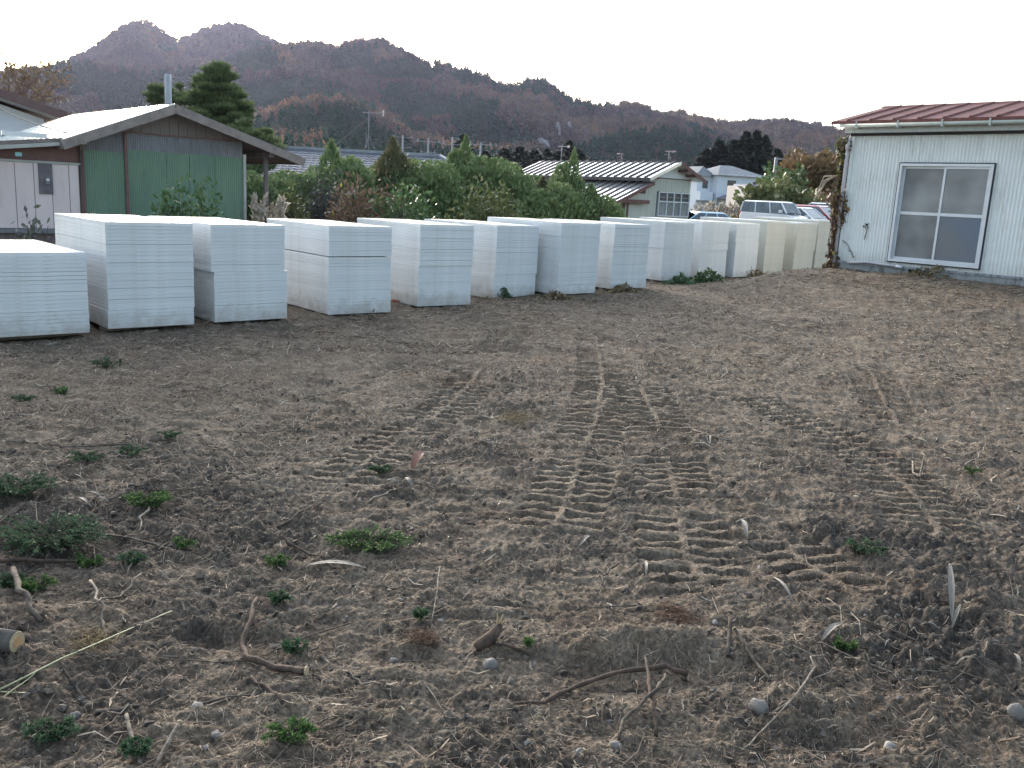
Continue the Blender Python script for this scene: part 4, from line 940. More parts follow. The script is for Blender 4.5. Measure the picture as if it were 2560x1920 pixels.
pk = MB(); pk.add([(11.0, 45.0, -.05), (22.0, 47.5, .25), (24.0, 62.0, .25), (10.0, 60.0, -.05), (10.4, 44.0, -.5), (23.0, 46.5, -.5), (25.0, 63.0, -.5), (9.0, 61.0, -.5)], [(0, 1, 2, 3), (4, 5, 1, 0), (5, 6, 2, 1), (6, 7, 3, 2), (7, 4, 0, 3)])
tag(part(None, 'parking_ground', pk, mat_var('gravel_lot', (.17, .155, .14), (.24, .225, .2), 2, .95, bump=.4)), kind='structure')
rf_ = at_depth(1850, 530, 52); rl_ = thing('rail_fence', 'weathered two rail wooden fence among the dry pampas beside the minivan', 'fence', (rf_[0], rf_[1], -.22), .1)
for z in (.95, 1.45): part(rl_, 'rail', MB().tube([(-.9, 0, z), (1.2, .1, z-.04)], .035, 5), M_barge)
for x in (-.8, .3, 1.1): part(rl_, 'fence_post', MB().tube([(x, .03, 0), (x, .03, 1.6)], .045, 6), M_post)

# ------------------------------------------------------------------ trees, hedge, shrubs
M_bark = mat_var('bark', (.07, .05, .04), (.13, .10, .08), 12, .9, stretch=(1, 1, .2), bump=.4); M_bark_red = mat_var('pine_bark', (.14, .08, .06), (.2, .12, .09), 10, .9, bump=.4)
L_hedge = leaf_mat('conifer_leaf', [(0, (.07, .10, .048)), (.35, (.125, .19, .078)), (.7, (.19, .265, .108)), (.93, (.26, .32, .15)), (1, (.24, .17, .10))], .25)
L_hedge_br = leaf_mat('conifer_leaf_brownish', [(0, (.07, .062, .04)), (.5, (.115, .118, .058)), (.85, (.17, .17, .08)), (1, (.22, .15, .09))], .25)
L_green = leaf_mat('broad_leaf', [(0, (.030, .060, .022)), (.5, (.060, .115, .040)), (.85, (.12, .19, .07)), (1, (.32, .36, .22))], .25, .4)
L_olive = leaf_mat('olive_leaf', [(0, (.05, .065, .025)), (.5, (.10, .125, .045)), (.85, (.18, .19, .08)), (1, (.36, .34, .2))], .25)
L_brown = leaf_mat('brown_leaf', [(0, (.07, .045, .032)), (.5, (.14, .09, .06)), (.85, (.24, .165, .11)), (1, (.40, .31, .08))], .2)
L_grey = leaf_mat('twiggy_shrub', [(0, (.045, .042, .045)), (.6, (.085, .080, .085)), (1, (.10, .13, .07))], .1)
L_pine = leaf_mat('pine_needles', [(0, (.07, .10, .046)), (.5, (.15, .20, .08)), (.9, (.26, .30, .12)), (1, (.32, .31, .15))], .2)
L_cedar = leaf_mat('cedar_leaf', [(0, (.020, .033, .024)), (.6, (.036, .056, .034)), (1, (.060, .085, .045))], .15)
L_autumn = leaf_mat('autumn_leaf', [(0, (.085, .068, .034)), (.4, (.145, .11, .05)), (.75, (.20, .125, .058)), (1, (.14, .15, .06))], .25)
L_plume = leaf_mat('plume', [(0, (.42, .35, .27)), (.5, (.60, .53, .44)), (1, (.75, .70, .62))], .3)
L_straw = leaf_mat('dry_grass', [(0, (.14, .11, .06)), (.5, (.23, .18, .10)), (1, (.32, .27, .17))], .25)
def tree_thing(name, lab, cat, loc, rz=0, grp=None): return thing(name, lab, cat, loc, rz, grp)
def nrm(v): return v/np.linalg.norm(v, axis=1)[:, None]

def hedge_crown(seed, n=5200, H=2.8, W=1.0, spires=4, round_top=False):
    """flame shaped sprays on several leaders, all inside one uneven crown"""
    rng = np.random.default_rng(seed); Vs = []; var = []; off = 0
    leads = [(0, 0, H, W*.72)]
    for k in range(spires):
        a_ = rng.random()*6.28; r_ = W*(.25+.6*rng.random()); leads.append((r_*math.cos(a_), r_*math.sin(a_), H*(.60+.30*rng.random()), W*(.36+.28*rng.random())))
    wts = np.array([l[2]*l[3] for l in leads]); wts = wts/wts.sum()
    for (lx, ly, h_, w_), wt_ in zip(leads, wts):
        m_ = int(n*wt_); h = rng.random(m_)**.9; prof = np.where(h < .3, .8+.2*np.sin(h/.3*1.57), np.where(h < .62, 1-.3*(h-.3)/.32, .70*((1-h)/.38)**.9))
        if round_top or lx != 0: prof = np.sqrt(np.maximum(1-((h-.42)/.60)**2, 0))*np.where(h > .9, .8, 1)
        an = rng.random(m_)*6.28
        r = w_*prof*(.35+.65*np.sqrt(rng.random(m_)))*(1+.16*np.sin(an*3+seed+h*9)+.12*np.sin(an*7+h*23))
        P = np.stack([lx*(1-h*.2)+r*np.cos(an), ly*(1-h*.2)+r*np.sin(an), .05+h*h_*.97], 1)
        u = nrm(np.stack([np.cos(an)*.6, np.sin(an)*.6, np.full(m_, 1.25)], 1)+rng.normal(size=(m_, 3))*.42)
        w = nrm(np.cross(u, rng.normal(size=(m_, 3)))); s = (.05+.075*rng.random(m_))[:, None]*(1.15-.35*h[:, None])
        V, _ = diamonds(P, u*s, w*s*.30); Vs.append(V)
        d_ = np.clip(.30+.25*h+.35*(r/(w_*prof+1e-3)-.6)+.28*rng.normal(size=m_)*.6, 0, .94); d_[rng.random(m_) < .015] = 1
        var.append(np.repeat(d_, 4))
    V = np.concatenate(Vs); return V, np.arange(len(V)).reshape(-1, 4), np.concatenate(var)
hedge_meshes = []
for k in range(5):
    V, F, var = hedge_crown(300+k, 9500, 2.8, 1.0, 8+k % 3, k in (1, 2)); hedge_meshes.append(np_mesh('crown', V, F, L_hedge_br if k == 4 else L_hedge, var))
hedge_trunk = MB().tube([(0, 0, -.1), (.02, 0, 1.1), (0, .02, 2.3)], [.07, .05, .015], 6).mesh('trunk', M_bark)
HEDGE = [ # px of tip, py of tip, depth, width factor, variant, label
    (622, 428, 26, .85, 2, 'low green conifer half behind the corner post of the green shed'),
    (668, 446, 26.6, .9, 1, 'low rounded conifer just past the eave post of the green shed'),
    (715, 428, 27, .95, 2, 'conifer under the bright edge of the tiled roof, nearest the pampas grass'),
    (762, 436, 27.4, .9, 2, 'bushy conifer between two pointed ones below the tiled roof'),
    (828, 352, 27.6, .92, 0, 'pointed conifer whose tip breaks the tiled roof ridge first'),
    (884, 398, 27.3, .9, 1, 'rounded conifer in front of the tiled roof below the tall tv antenna'),
    (930, 426, 27.8, .9, 1, 'shorter conifer filling the gap below the tall tv antenna'),
    (982, 346, 28, 1.0, 4, 'brownish pointed conifer rising above the tiled roof ridge'),
    (1052, 404, 28, 1.05, 2, 'broad conifer in front of the hip end of the tiled roof'),
    (1112, 410, 27.6, .9, 1, 'conifer beside the brownish shadowed gap of the hedge'),
    (1166, 342, 29, .75, 3, 'tall dark conifer beside the curved street lamp'),
    (1205, 392, 28.5, .9, 2, 'narrow conifer between the street lamp and the dark cedars'),
    (1246, 396, 28.5, .85, 2, 'feathery conifer standing before the dark cedars'),
    (1300, 438, 28, 1.0, 1, 'bushy conifer just before the far end of the striped roof'),
    (1358, 446, 28, .95, 4, 'brownish green conifer below the striped roof eave'),
    (1436, 372, 28.6, .52, 0, 'slender conifer whose tip crosses the striped roof'),
    (1478, 462, 28, .9, 3, 'last conifer of the row leaning towards the porch roof'),
    (1400, 458, 27.2, .95, 2, 'low conifer in front of the slender one'),
    (690, 436, 29.5, 1.0, 1, 'conifer of the second row behind the pampas and the yellowish bush'),
    (796, 416, 29.6, 1.0, 2, 'second row conifer hiding the tiled roof beside the first pointed tip'),
    (856, 402, 29.4, 1.0, 1, 'second row conifer between the first pointed tip and the tall tv antenna'),
    (950, 414, 29.5, 1.05, 2, 'second row conifer just before the brownish pointed one'),
    (1020, 398, 29.6, 1.05, 1, 'second row conifer just past the brownish pointed one'),
    (1085, 402, 29.6, 1.0, 2, 'second row conifer at the hip end of the tiled roof'),
    (1140, 398, 29.8, 1.0, 1, 'second row conifer beside the tall dark one'),
    (1275, 408, 29.6, 1.0, 2, 'second row conifer below the first dark cedars'),
    (1330, 440, 29.4, 1.0, 1, 'second row conifer under the far corner of the striped roof'),
]
for (x, y, Y, wf, k, lab) in HEDGE:
    p = at_depth(x, y, Y); H = p[2]+.25
    t = thing('conifer', lab, 'conifer', (p[0], p[1], -.25), RNG.random()*6.28, 'conifers of the garden row')
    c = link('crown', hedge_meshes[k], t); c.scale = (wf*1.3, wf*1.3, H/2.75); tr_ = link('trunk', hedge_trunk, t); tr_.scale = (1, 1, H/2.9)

def shrub_mesh(seed, n, rx, ry, rz_, mat, leaf=(.05, .10), wid=.45, up=.2, hollow=.5, lumps=6):
    rng = np.random.default_rng(seed); C = rnd_unit(lumps, rng)*np.array([.55, .55, .45])*rng.random((lumps, 1))**.4; C[:, 2] = np.abs(C[:, 2])
    k = rng.integers(0, lumps, n); d = rnd_unit(n, rng); r = (hollow+(1-hollow)*rng.random(n))[:, None]*(.40+.25*rng.random(lumps)[k])[:, None]
    P = C[k]+d*r; P[:, 2] = np.abs(P[:, 2]+.15); P = P/np.quantile(np.abs(P), .975, axis=0)*np.array([rx, ry, rz_])
    u = nrm(d*.6+rng.normal(size=(n, 3))*.6+np.array([0, 0, up])); w = nrm(np.cross(u, rng.normal(size=(n, 3)))); s = (leaf[0]+(leaf[1]-leaf[0])*rng.random(n))[:, None]
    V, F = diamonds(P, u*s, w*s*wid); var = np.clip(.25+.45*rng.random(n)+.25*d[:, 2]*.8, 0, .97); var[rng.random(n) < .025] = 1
    return np_mesh('foliage', V, F, mat, np.repeat(var, 4))
def stems_mb(seed, n, rx, ry, h, r=.014):
    rg = random.Random(seed); mb = MB()
    for k in range(n):
        a_ = rg.random()*6.28; q = rg.random()**.5; mb.tube([(rx*.12*math.cos(a_), ry*.12*math.sin(a_), -.05), (rx*.4*q*math.cos(a_), ry*.4*q*math.sin(a_), h*.5), (rx*.75*q*math.cos(a_+.2), ry*.75*q*math.sin(a_+.2), h*(.75+.3*rg.random()))], [r, r*.7, r*.25], 4)
    return mb
def shrub(name, lab, x0, x1, ytop, Y, mat, seed, n, leaf, zb=-.25, stems=9, grp=None, **kw):
    a_ = at_depth(x0, ytop, Y); b_ = at_depth(x1, ytop, Y); c = (a_+b_)/2; w = (b_[0]-a_[0])/2; H = c[2]-zb
    t = thing(name, lab, 'shrub' if name != 'plant' else 'plant', (c[0], c[1], zb), 0, grp)
    link('foliage', shrub_mesh(seed, n, w*1.15, w*.9, H*.95, mat, leaf, **kw), t)
    part(t, 'stem', stems_mb(seed, stems, w, w*.9, H*.95, .016), M_bark, kind='stuff'); return t
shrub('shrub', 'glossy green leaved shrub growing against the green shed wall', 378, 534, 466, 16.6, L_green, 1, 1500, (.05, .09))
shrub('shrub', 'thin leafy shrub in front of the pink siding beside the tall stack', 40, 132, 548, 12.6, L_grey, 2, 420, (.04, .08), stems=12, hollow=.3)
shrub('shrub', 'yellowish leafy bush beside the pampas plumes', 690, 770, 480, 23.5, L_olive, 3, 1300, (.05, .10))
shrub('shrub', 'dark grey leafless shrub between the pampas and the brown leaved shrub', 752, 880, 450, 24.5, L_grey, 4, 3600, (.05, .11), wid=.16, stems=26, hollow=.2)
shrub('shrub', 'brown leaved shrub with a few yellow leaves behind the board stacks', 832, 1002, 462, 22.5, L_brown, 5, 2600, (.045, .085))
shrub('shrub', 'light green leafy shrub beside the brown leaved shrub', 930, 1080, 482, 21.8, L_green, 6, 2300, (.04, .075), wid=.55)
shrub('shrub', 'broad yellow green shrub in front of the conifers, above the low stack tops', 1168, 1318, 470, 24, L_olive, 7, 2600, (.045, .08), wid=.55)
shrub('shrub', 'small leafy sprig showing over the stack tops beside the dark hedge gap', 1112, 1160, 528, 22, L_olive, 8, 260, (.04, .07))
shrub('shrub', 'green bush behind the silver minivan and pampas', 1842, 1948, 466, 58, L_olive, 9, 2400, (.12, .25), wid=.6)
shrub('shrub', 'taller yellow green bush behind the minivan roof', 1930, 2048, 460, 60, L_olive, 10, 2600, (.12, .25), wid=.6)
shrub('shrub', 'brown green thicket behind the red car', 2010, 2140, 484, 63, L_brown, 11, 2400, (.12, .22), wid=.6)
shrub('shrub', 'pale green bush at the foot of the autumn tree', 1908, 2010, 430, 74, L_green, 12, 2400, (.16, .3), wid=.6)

def pampas(name, lab, x, ytop, Y, nb, np_, spread, seed, zb=-.25, grp=None, plume=.28):
    rng = np.random.default_rng(seed); p = at_depth(x, ytop, Y); H = p[2]-zb
    t = thing(name, lab, 'pampas grass', (p[0], p[1], zb), 0, grp)
    mbv = []; var = []
    for k in range(nb):   # arching blades, three quads each
        a_ = rng.random()*6.28; L = H*(.5+.4*rng.random()); lean = spread*(.2+.8*rng.random()); base = np.array([math.cos(a_), math.sin(a_), 0])*.12*rng.random()*spread*4
        d_ = np.array([math.cos(a_), math.sin(a_), 0]); sd = np.array([-d_[1], d_[0], 0])*.012*(1+H*.4); pts = [base+d_*lean*f**2+np.array([0, 0, L*(f-.25*f*f*f)]) for f in (0, .4, .75, 1)]
        for i in range(3): mbv += [pts[i]-sd*(1-.3*i), pts[i]+sd*(1-.3*i), pts[i+1]+sd*(.7-.3*i), pts[i+1]-sd*(.7-.3*i)]
        var += [rng.random()]*12
    V = np.array(mbv); link('blades', np_mesh('blades', V, np.arange(len(V)).reshape(-1, 4), L_straw if seed % 2 else L_olive, var), t)['kind'] = 'stuff'
    for k in range(np_):
        a_ = rng.random()*6.28; r_ = spread*(.1+.8*rng.random()); top = np.array([r_*math.cos(a_), r_*math.sin(a_), H*(.74+.26*rng.random())]); m_ = 34; f = rng.random(m_)
        dirn = np.array([math.cos(a_)*.35, math.sin(a_)*.35, 1.0]); P = top[None]-dirn[None]*((1-f)*plume)[:, None]+rng.normal(size=(m_, 3))*.022*(1.1-f)[:, None]
        u = nrm(dirn[None]+rng.normal(size=(m_, 3))*.45); w = nrm(np.cross(u, rng.normal(size=(m_, 3)))); s = (.06+.07*rng.random(m_))[:, None]*plume/.28
        V, F = diamonds(P, u*s, w*s*.30); link('plume', np_mesh('plume', V, F, L_plume, np.repeat(rng.random(m_), 4)), t)
    return t
pampas('pampas_grass', 'pampas grass with white plumes between the green shed corner and its eave post', 638, 484, 19.6, 90, 9, .30, 1, plume=.30)
pampas('pampas_grass', 'pampas grass with white plumes just past the eave post', 690, 484, 20.4, 90, 8, .40, 2, plume=.30)
for k, (x, y) in enumerate(((1738, 512), (1762, 508), (1786, 505), (1810, 506), (1834, 504), (1856, 506))):
    pampas('pampas_grass', ['tan pampas clump right against the wall of the striped roof house', 'tan pampas clump above the roof of the light blue car', 'tan pampas clump with loose plumes past the light blue car roof', 'pale pampas clump in front of the two storey house porch', 'white tipped pampas clump at the near end of the rail fence', 'tan pampas clump beside the minivan tail lamp'][k], x, y, 55+k*.3, 120, 14, .75, 11+2*k, grp='dry pampas clumps beyond the stacks', plume=.42)

# pines
def pine(lab, x, ytop, Y, W, seed, pads):
    p = at_depth(x, ytop, Y); H = p[2]+.3; rng = np.random.default_rng(seed); t = thing('pine_tree', lab, 'pine', (p[0], p[1], -.3))
    part(t, 'trunk', MB().tube([(0, 0, 0), (.15, .05, H*.35), (-.1, 0, H*.7), (0, 0, H*.97)], [.16, .13, .09, .03], 8), M_bark_red, True)
    Vs = []; var = []
    for k in range(pads):
        f = k/(pads-1); z = H*(.42+.56*f)+rng.normal()*.10; a_ = k*2.4+seed; rr_ = W*(1-f)**.75*(.12+.95*rng.random()**.7)+.04; c = np.array([rr_*math.cos(a_), rr_*math.sin(a_), z+.1*rng.normal()])
        part(t, 'branch', MB().tube([(0, 0, z-.25), tuple(c*np.array([.55, .55, 1])-np.array([0, 0, .15])), tuple(c)], [.05, .035, .012], 5), M_bark_red)
        R = W*(.13+.13*(1-f))*(.5+.9*rng.random()); n = int(520*(.4+R)); d = rnd_unit(n, rng); q = rng.random(n)**.4
        P = c+d*q[:, None]*np.array([R, R, R*.30]); u = nrm(d*.7+np.array([c[0], c[1], 0])/(rr_+.3)*.5+np.array([0, 0, .55])+rng.normal(size=(n, 3))*.4); w = nrm(np.cross(u, rng.normal(size=(n, 3)))); s = (.09+.11*rng.random(n))[:, None]
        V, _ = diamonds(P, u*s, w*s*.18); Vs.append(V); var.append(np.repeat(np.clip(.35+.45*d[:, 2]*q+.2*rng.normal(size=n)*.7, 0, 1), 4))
    V = np.concatenate(Vs); link('crown', np_mesh('crown', V, np.arange(len(V)).reshape(-1, 4), L_pine, np.concatenate(var)), t); return t
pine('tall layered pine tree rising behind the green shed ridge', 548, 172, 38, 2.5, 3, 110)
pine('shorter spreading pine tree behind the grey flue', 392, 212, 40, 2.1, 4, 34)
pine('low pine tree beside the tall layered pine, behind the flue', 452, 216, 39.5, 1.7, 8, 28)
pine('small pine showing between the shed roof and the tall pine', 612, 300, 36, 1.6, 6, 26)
# bare tree at the far left
def bare_tree(lab, x, ytop, Y, seed):
    p = at_depth(x, ytop, Y); H = p[2]+.3; t = thing('bare_tree', lab, 'tree', (p[0], p[1], -.3)); rg = random.Random(seed); mb = MB(); tips = []
    def grow(q, d, L, r, lev):
        e = q+d*L; mid = q+d*L*.5+np.array([rg.gauss(0, .05), rg.gauss(0, .05), rg.gauss(0, .05)])*L
        mb.tube([q, mid, e], [r, r*.85, r*.65], 5 if lev < 2 else 3, cap=False)
        if lev >= 3: tips.append(e)
        if lev >= 5: return
        for k in range(3 if lev else 4):
            nd = d+np.array([rg.gauss(0, .55), rg.gauss(0, .55), rg.gauss(.08, .35)]); nd /= np.linalg.norm(nd); grow(e, nd, L*rg.uniform(.55, .8), r*.58, lev+1)
    grow(np.array([0, 0, 0.0]), np.array([.05, 0, 1.0]), H*.37, .17, 0)
    ob = part(t, 'trunk', mb, M_bark_red)
    rng = np.random.default_rng(seed); T = np.array(tips); P = T[rng.integers(0, len(T), 1500)]+rng.normal(size=(1500, 3))*.16; u = rnd_unit(1500, rng); w = nrm(np.cross(u, rnd_unit(1500, rng))); s = (.035+.05*rng.random(1500))[:, None]
    V, F = diamonds(P, u*s, w*s*.6); link('crown', np_mesh('crown', V, F, L_autumn, np.repeat(.3+.5*rng.random(1500), 4)), t); return t
bare_tree('nearly leafless tree with orange brown leaves behind the white house roof', 40, 150, 40, 3)
# cedars
def cedar_mesh(seed, n=1500):
    rng = np.random.default_rng(seed); V, F = conif_cloud(rng, n, 10, 2.4, .4, .62, .05, .55, .5); return np_mesh('crown', V, F, L_cedar, np.repeat(np.clip(rng.random(n)*.9, 0, 1), 4))
cedars = [cedar_mesh(k) for k in range(4)]; ctrunk = MB().tube([(0, 0, -.2), (0, 0, 9)], [.22, .05], 6).mesh('trunk', M_bark)
CED = [(1160,338,120,.9),(1215,378,130,1.0),(1262,372,135,1.1),(1300,366,140,1.1),(1337,374,138,1.0),(1368,372,140,.9),(1398,376,136,1.0),(1424,352,140,.85),(1446,372,138,.9),(1478,398,142,1.0),
       (1770,372,150,1.2),(1800,352,150,1.3),(1836,350,152,1.2),(1868,330,150,1.15),(1893,326,152,1.1),(1915,338,150,1.0),(1900,372,146,1.2),(1850,378,146,1.2),(1945,372,155,1.0)]
cl = ['first tall cedar of the dark clump, behind the street lamp','cedar of the clump behind the feathery conifer','broad cedar near the start of the dark clump','cedar in the middle of the dark clump below the pale rocks','cedar of the dark clump just before the thin rock face','low cedar below the thin rock face','cedar below the oval rock face','tallest spire of the dark clump beside the far tv antenna','cedar just past the tallest spire of the clump','last low cedar of the clump over the striped roof',
      'low cedar at the near edge of the grove behind the two storey house','dark cedar over the gable end of the two storey house','dark cedar above the chimneyless grey hip roof','tall cedar of the grove behind the two storey house','tallest cedar of the grove behind the two storey house','cedar beside the tallest one of the grove','lower cedar in front of the tallest of the grove','lower cedar just above the two storey roof slope','small cedar between the grove and the autumn tree']
for k, (x, y, Y, wf) in enumerate(CED):
    p = at_depth(x, y, Y); H = p[2]+.5; t = thing('cedar_tree', cl[k], 'cedar', (p[0], p[1], -.5), k*1.3, 'dark cedars behind the gardens'); c = link('crown', cedars[k % 4], t); c.scale = (wf*1.6, wf*1.6, H/10); q = link('trunk', ctrunk, t); q.scale = (1, 1, H/10)
# autumn tree
def round_tree(lab, x0, x1, ytop, Y, mat, seed, n, leaf):
    a_ = at_depth(x0, ytop, Y); b_ = at_depth(x1, ytop, Y); c = (a_+b_)/2; W = (b_[0]-a_[0])/2; H = c[2]+.4; rng = np.random.default_rng(seed); t = thing('round_tree', lab, 'tree', (c[0], c[1], -.4))
    mb = MB(); mb.tube([(0, 0, 0), (0, .1, H*.4)], [.25, .2], 7)
    for k in range(7): a2 = k*.9; mb.tube([(0, .1, H*.35), (W*.35*math.cos(a2), W*.35*math.sin(a2), H*.6), (W*.6*math.cos(a2), W*.6*math.sin(a2), H*.8)], [.12, .07, .02], 5)
    part(t, 'trunk', mb, M_bark)
    d = rnd_unit(n, rng); d[:, 2] = np.abs(d[:, 2]*1.1)-.25; r = rng.random(n)**.33; lump = 1+.10*np.sin(d[:, 0]*9+seed)+.10*np.sin(d[:, 1]*8)+.08*np.sin(d[:, 2]*14); P = d*(r*lump)[:, None]*np.array([W*1.05, W*1.05, H*.72])+np.array([0, 0, H*.36])
    u = nrm(d+rng.normal(size=(n, 3))*.6); w = nrm(np.cross(u, rng.normal(size=(n, 3)))); s = (leaf*(.6+.8*rng.random(n)))[:, None]; V, F = diamonds(P, u*s, w*s*.5)
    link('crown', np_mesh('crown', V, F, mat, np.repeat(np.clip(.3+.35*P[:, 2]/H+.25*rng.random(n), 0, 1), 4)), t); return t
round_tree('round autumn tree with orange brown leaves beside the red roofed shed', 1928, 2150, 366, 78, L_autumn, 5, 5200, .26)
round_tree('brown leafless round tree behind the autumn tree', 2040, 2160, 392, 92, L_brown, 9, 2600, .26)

# vine on the shed corner
vn = thing('dry_vine', 'dry brown vine climbing the corner and downpipe of the red roofed shed', 'vine', (SHED[0], SHED[1], 0), math.radians(-48)); rng = np.random.default_rng(12)
def vine_leaves(zs, cx, sx, n, s0, mat, nm):
    z = rng.uniform(zs[0], zs[1], n); P = np.stack([cx+rng.normal(size=n)*sx*(.6+.4*np.sin(z*5)), rng.normal(size=n)*sx*.8+.0, z], 1); P[:, 1] = np.where(P[:, 0] > -.02, -np.abs(P[:, 1])*.35-.03, P[:, 1])
    u = nrm(rng.normal(size=(n, 3))+np.array([0, 0, -.7])); w = nrm(np.cross(u, rng.normal(size=(n, 3)))); s = (s0*(.5+.9*rng.random(n)))[:, None]; V, F = diamonds(P, u*s, w*s*.55); link(nm, np_mesh(nm, V, F, mat, np.repeat(rng.random(n), 4)), vn)
vine_leaves((.35, 1.9), -.12, .085, 1500, .05, L_brown, 'foliage'); vine_leaves((1.6, 2.95), -.19, .07, 480, .05, L_olive, 'foliage'); vine_leaves((1.2, 2.9), -.17, .07, 380, .045, L_brown, 'foliage')
mb = MB(); rg = random.Random(4)
for k in range(16):
    x = -.12+rg.gauss(0, .06); pts = [(x+rg.gauss(0, .05)+(-.02*i), rg.gauss(0, .06), .3+i*.32) for i in range(rg.randint(4, 9))]; mb.tube(pts, .008, 4)
part(vn, 'stem', mb, M_bark, kind='stuff')
mb = MB()
for k in range(9): a_ = rg.random()*.5; mb.tube([(-.30, 0, 2.2), (-.5-a_*.3, .1, 2.12+rg.gauss(0, .06)), (-.62-a_*.3, .1+rg.gauss(0, .05), 1.9-a_*.4)], .012, 4)
part(vn, 'hanging_stem', mb, mat_var('dry_stem', (.34, .29, .22), (.44, .38, .3), 9, .8), kind='stuff')
tw = thing('creeper_sprig', 'dead creeper sprig clinging to the corrugated wall beside the window', 'creeper', (SHED[0], SHED[1], 0), math.radians(-48)); mb = MB(); mb.tube([(.47, -.016, 1.02), (.50, -.02, 1.16), (.47, -.02, 1.28), (.53, -.018, 1.33)], .008, 4); mb.tube([(.49, -.02, 1.22), (.42, -.02, 1.28)], .006, 4); part(tw, 'stem', mb, M_bark)
P = np.array([(.5, -.025, 1.3), (.43, -.025, 1.27), (.5, -.025, 1.2), (.48, -.025, 1.1), (.52, -.025, 1.25), (.47, -.025, 1.31)]); u = rnd_unit(6, rng)*.035; V, F = diamonds(P, u, rnd_unit(6, rng)*.018); link('leaves', np_mesh('leaves', V, F, L_grey, [0]*24), tw)
tw = thing('creeper_sprig', 'thin creeper trail with tiny leaves near the bottom corner of the corrugated wall', 'creeper', (SHED[0], SHED[1], 0), math.radians(-48)); mb = MB(); mb.tube([(.03, -.02, .98), (.15, -.02, .90), (.27, -.02, .72), (.31, -.02, .66)], .006, 4); part(tw, 'stem', mb, M_bark)
P = np.stack([np.linspace(.05, .3, 9), np.full(9, -.028), np.linspace(.97, .67, 9)], 1); V, F = diamonds(P, rnd_unit(9, rng)*.026, rnd_unit(9, rng)*.014); link('leaves', np_mesh('leaves', V, F, L_grey, [0]*36), tw)

# ------------------------------------------------------------------ pale rock faces on the wooded hill
M_rock = mat_var('pale_rock', (.15, .145, .15), (.26, .25, .25), .25, .9, bump=.5)
def hill_point(px, py, V):
    X, Y = to_px_arr(V.reshape(-1, 3)); i = np.argmin((X-px)**2+(Y-py)**2); return V.reshape(-1, 3)[i]
def to_px_arr(P):
    d = P-EYE; z = d@FWD; return 1280+FOC*(d@RTV)/z, 960-FOC*(d@UPV)/z
for (x, y, w, h, lab) in ((1350, 372, 4.5, 4.5, 'low pale rock face above the middle of the dark cedar clump'), (1388, 352, 2.2, 8, 'tall thin pale rock face on the wooded hill'), (1420, 340, 2.2, 6, 'oval pale rock face on the wooded hill'), (1505, 346, 2.2, 2.8, 'small pale rock on the hill over the striped roof')):
    p = hill_point(x, y, HB[:, :32]); rg = np.random.default_rng(int(x)); d = rnd_unit(90, rg); 
    bm_ = __import__('bmesh').new(); __import__('bmesh').ops.create_icosphere(bm_, subdivisions=3, radius=1)
    for v in bm_.verts:
        q = v.co; f = .75+.5*float(vnoise(np.array([q.x*3+x]), np.array([q.z*3+q.y*2]), 3)[0]); v.co = Vector((q.x*f*w, q.y*f*7, q.z*f*h+ (h*.5)))
    me = bpy.data.meshes.new('rock_face'); bm_.to_mesh(me); bm_.free(); me.materials.append(M_rock)
    o = link('rock_face', me, None, (p[0], p[1]-9, p[2])); tag(o, lab, 'rock')

# ------------------------------------------------------------------ loose stuff lying on the soil
def field_points(n, rmin, rmax, rng, pw=1.0, deg=40):
    """points on the plot, thinning out with distance as pw grows"""
    u = rng.random(n); 
    r = (rmin**(2-pw)+u*(rmax**(2-pw)-rmin**(2-pw)))**(1/(2-pw)) if pw != 2 else rmin*(rmax/rmin)**u
    a = np.radians(rng.uniform(-deg, deg, n)); x = r*np.sin(a); y = r*np.cos(a); return x, y
ROW_P = np.array([STACKS[k][:2] for k in range(14)])
def in_front(x, y, m=.0):
    """true for points on the camera's side of the row of stacks"""
    yy = np.interp(x, ROW_P[:, 0], ROW_P[:, 1]); yy = np.minimum(yy, 60); return y < yy-m+.25
def not_shed(x, y):
    dx = x-SHED[0]; dy = y-SHED[1]; s = -(dx*A2[0]+dy*A2[1]); return s > .12
L_litter = leaf_mat('straw_litter', [(0, (.075, .052, .038)), (.35, (.15, .108, .075)), (.65, (.26, .20, .14)), (.92, (.42, .35, .26)), (1, (.52, .46, .38))], 0, .8)
L_root = leaf_mat('fine_roots', [(0, (.11, .075, .055)), (.6, (.21, .155, .115)), (1, (.36, .29, .22))], 0, .8)
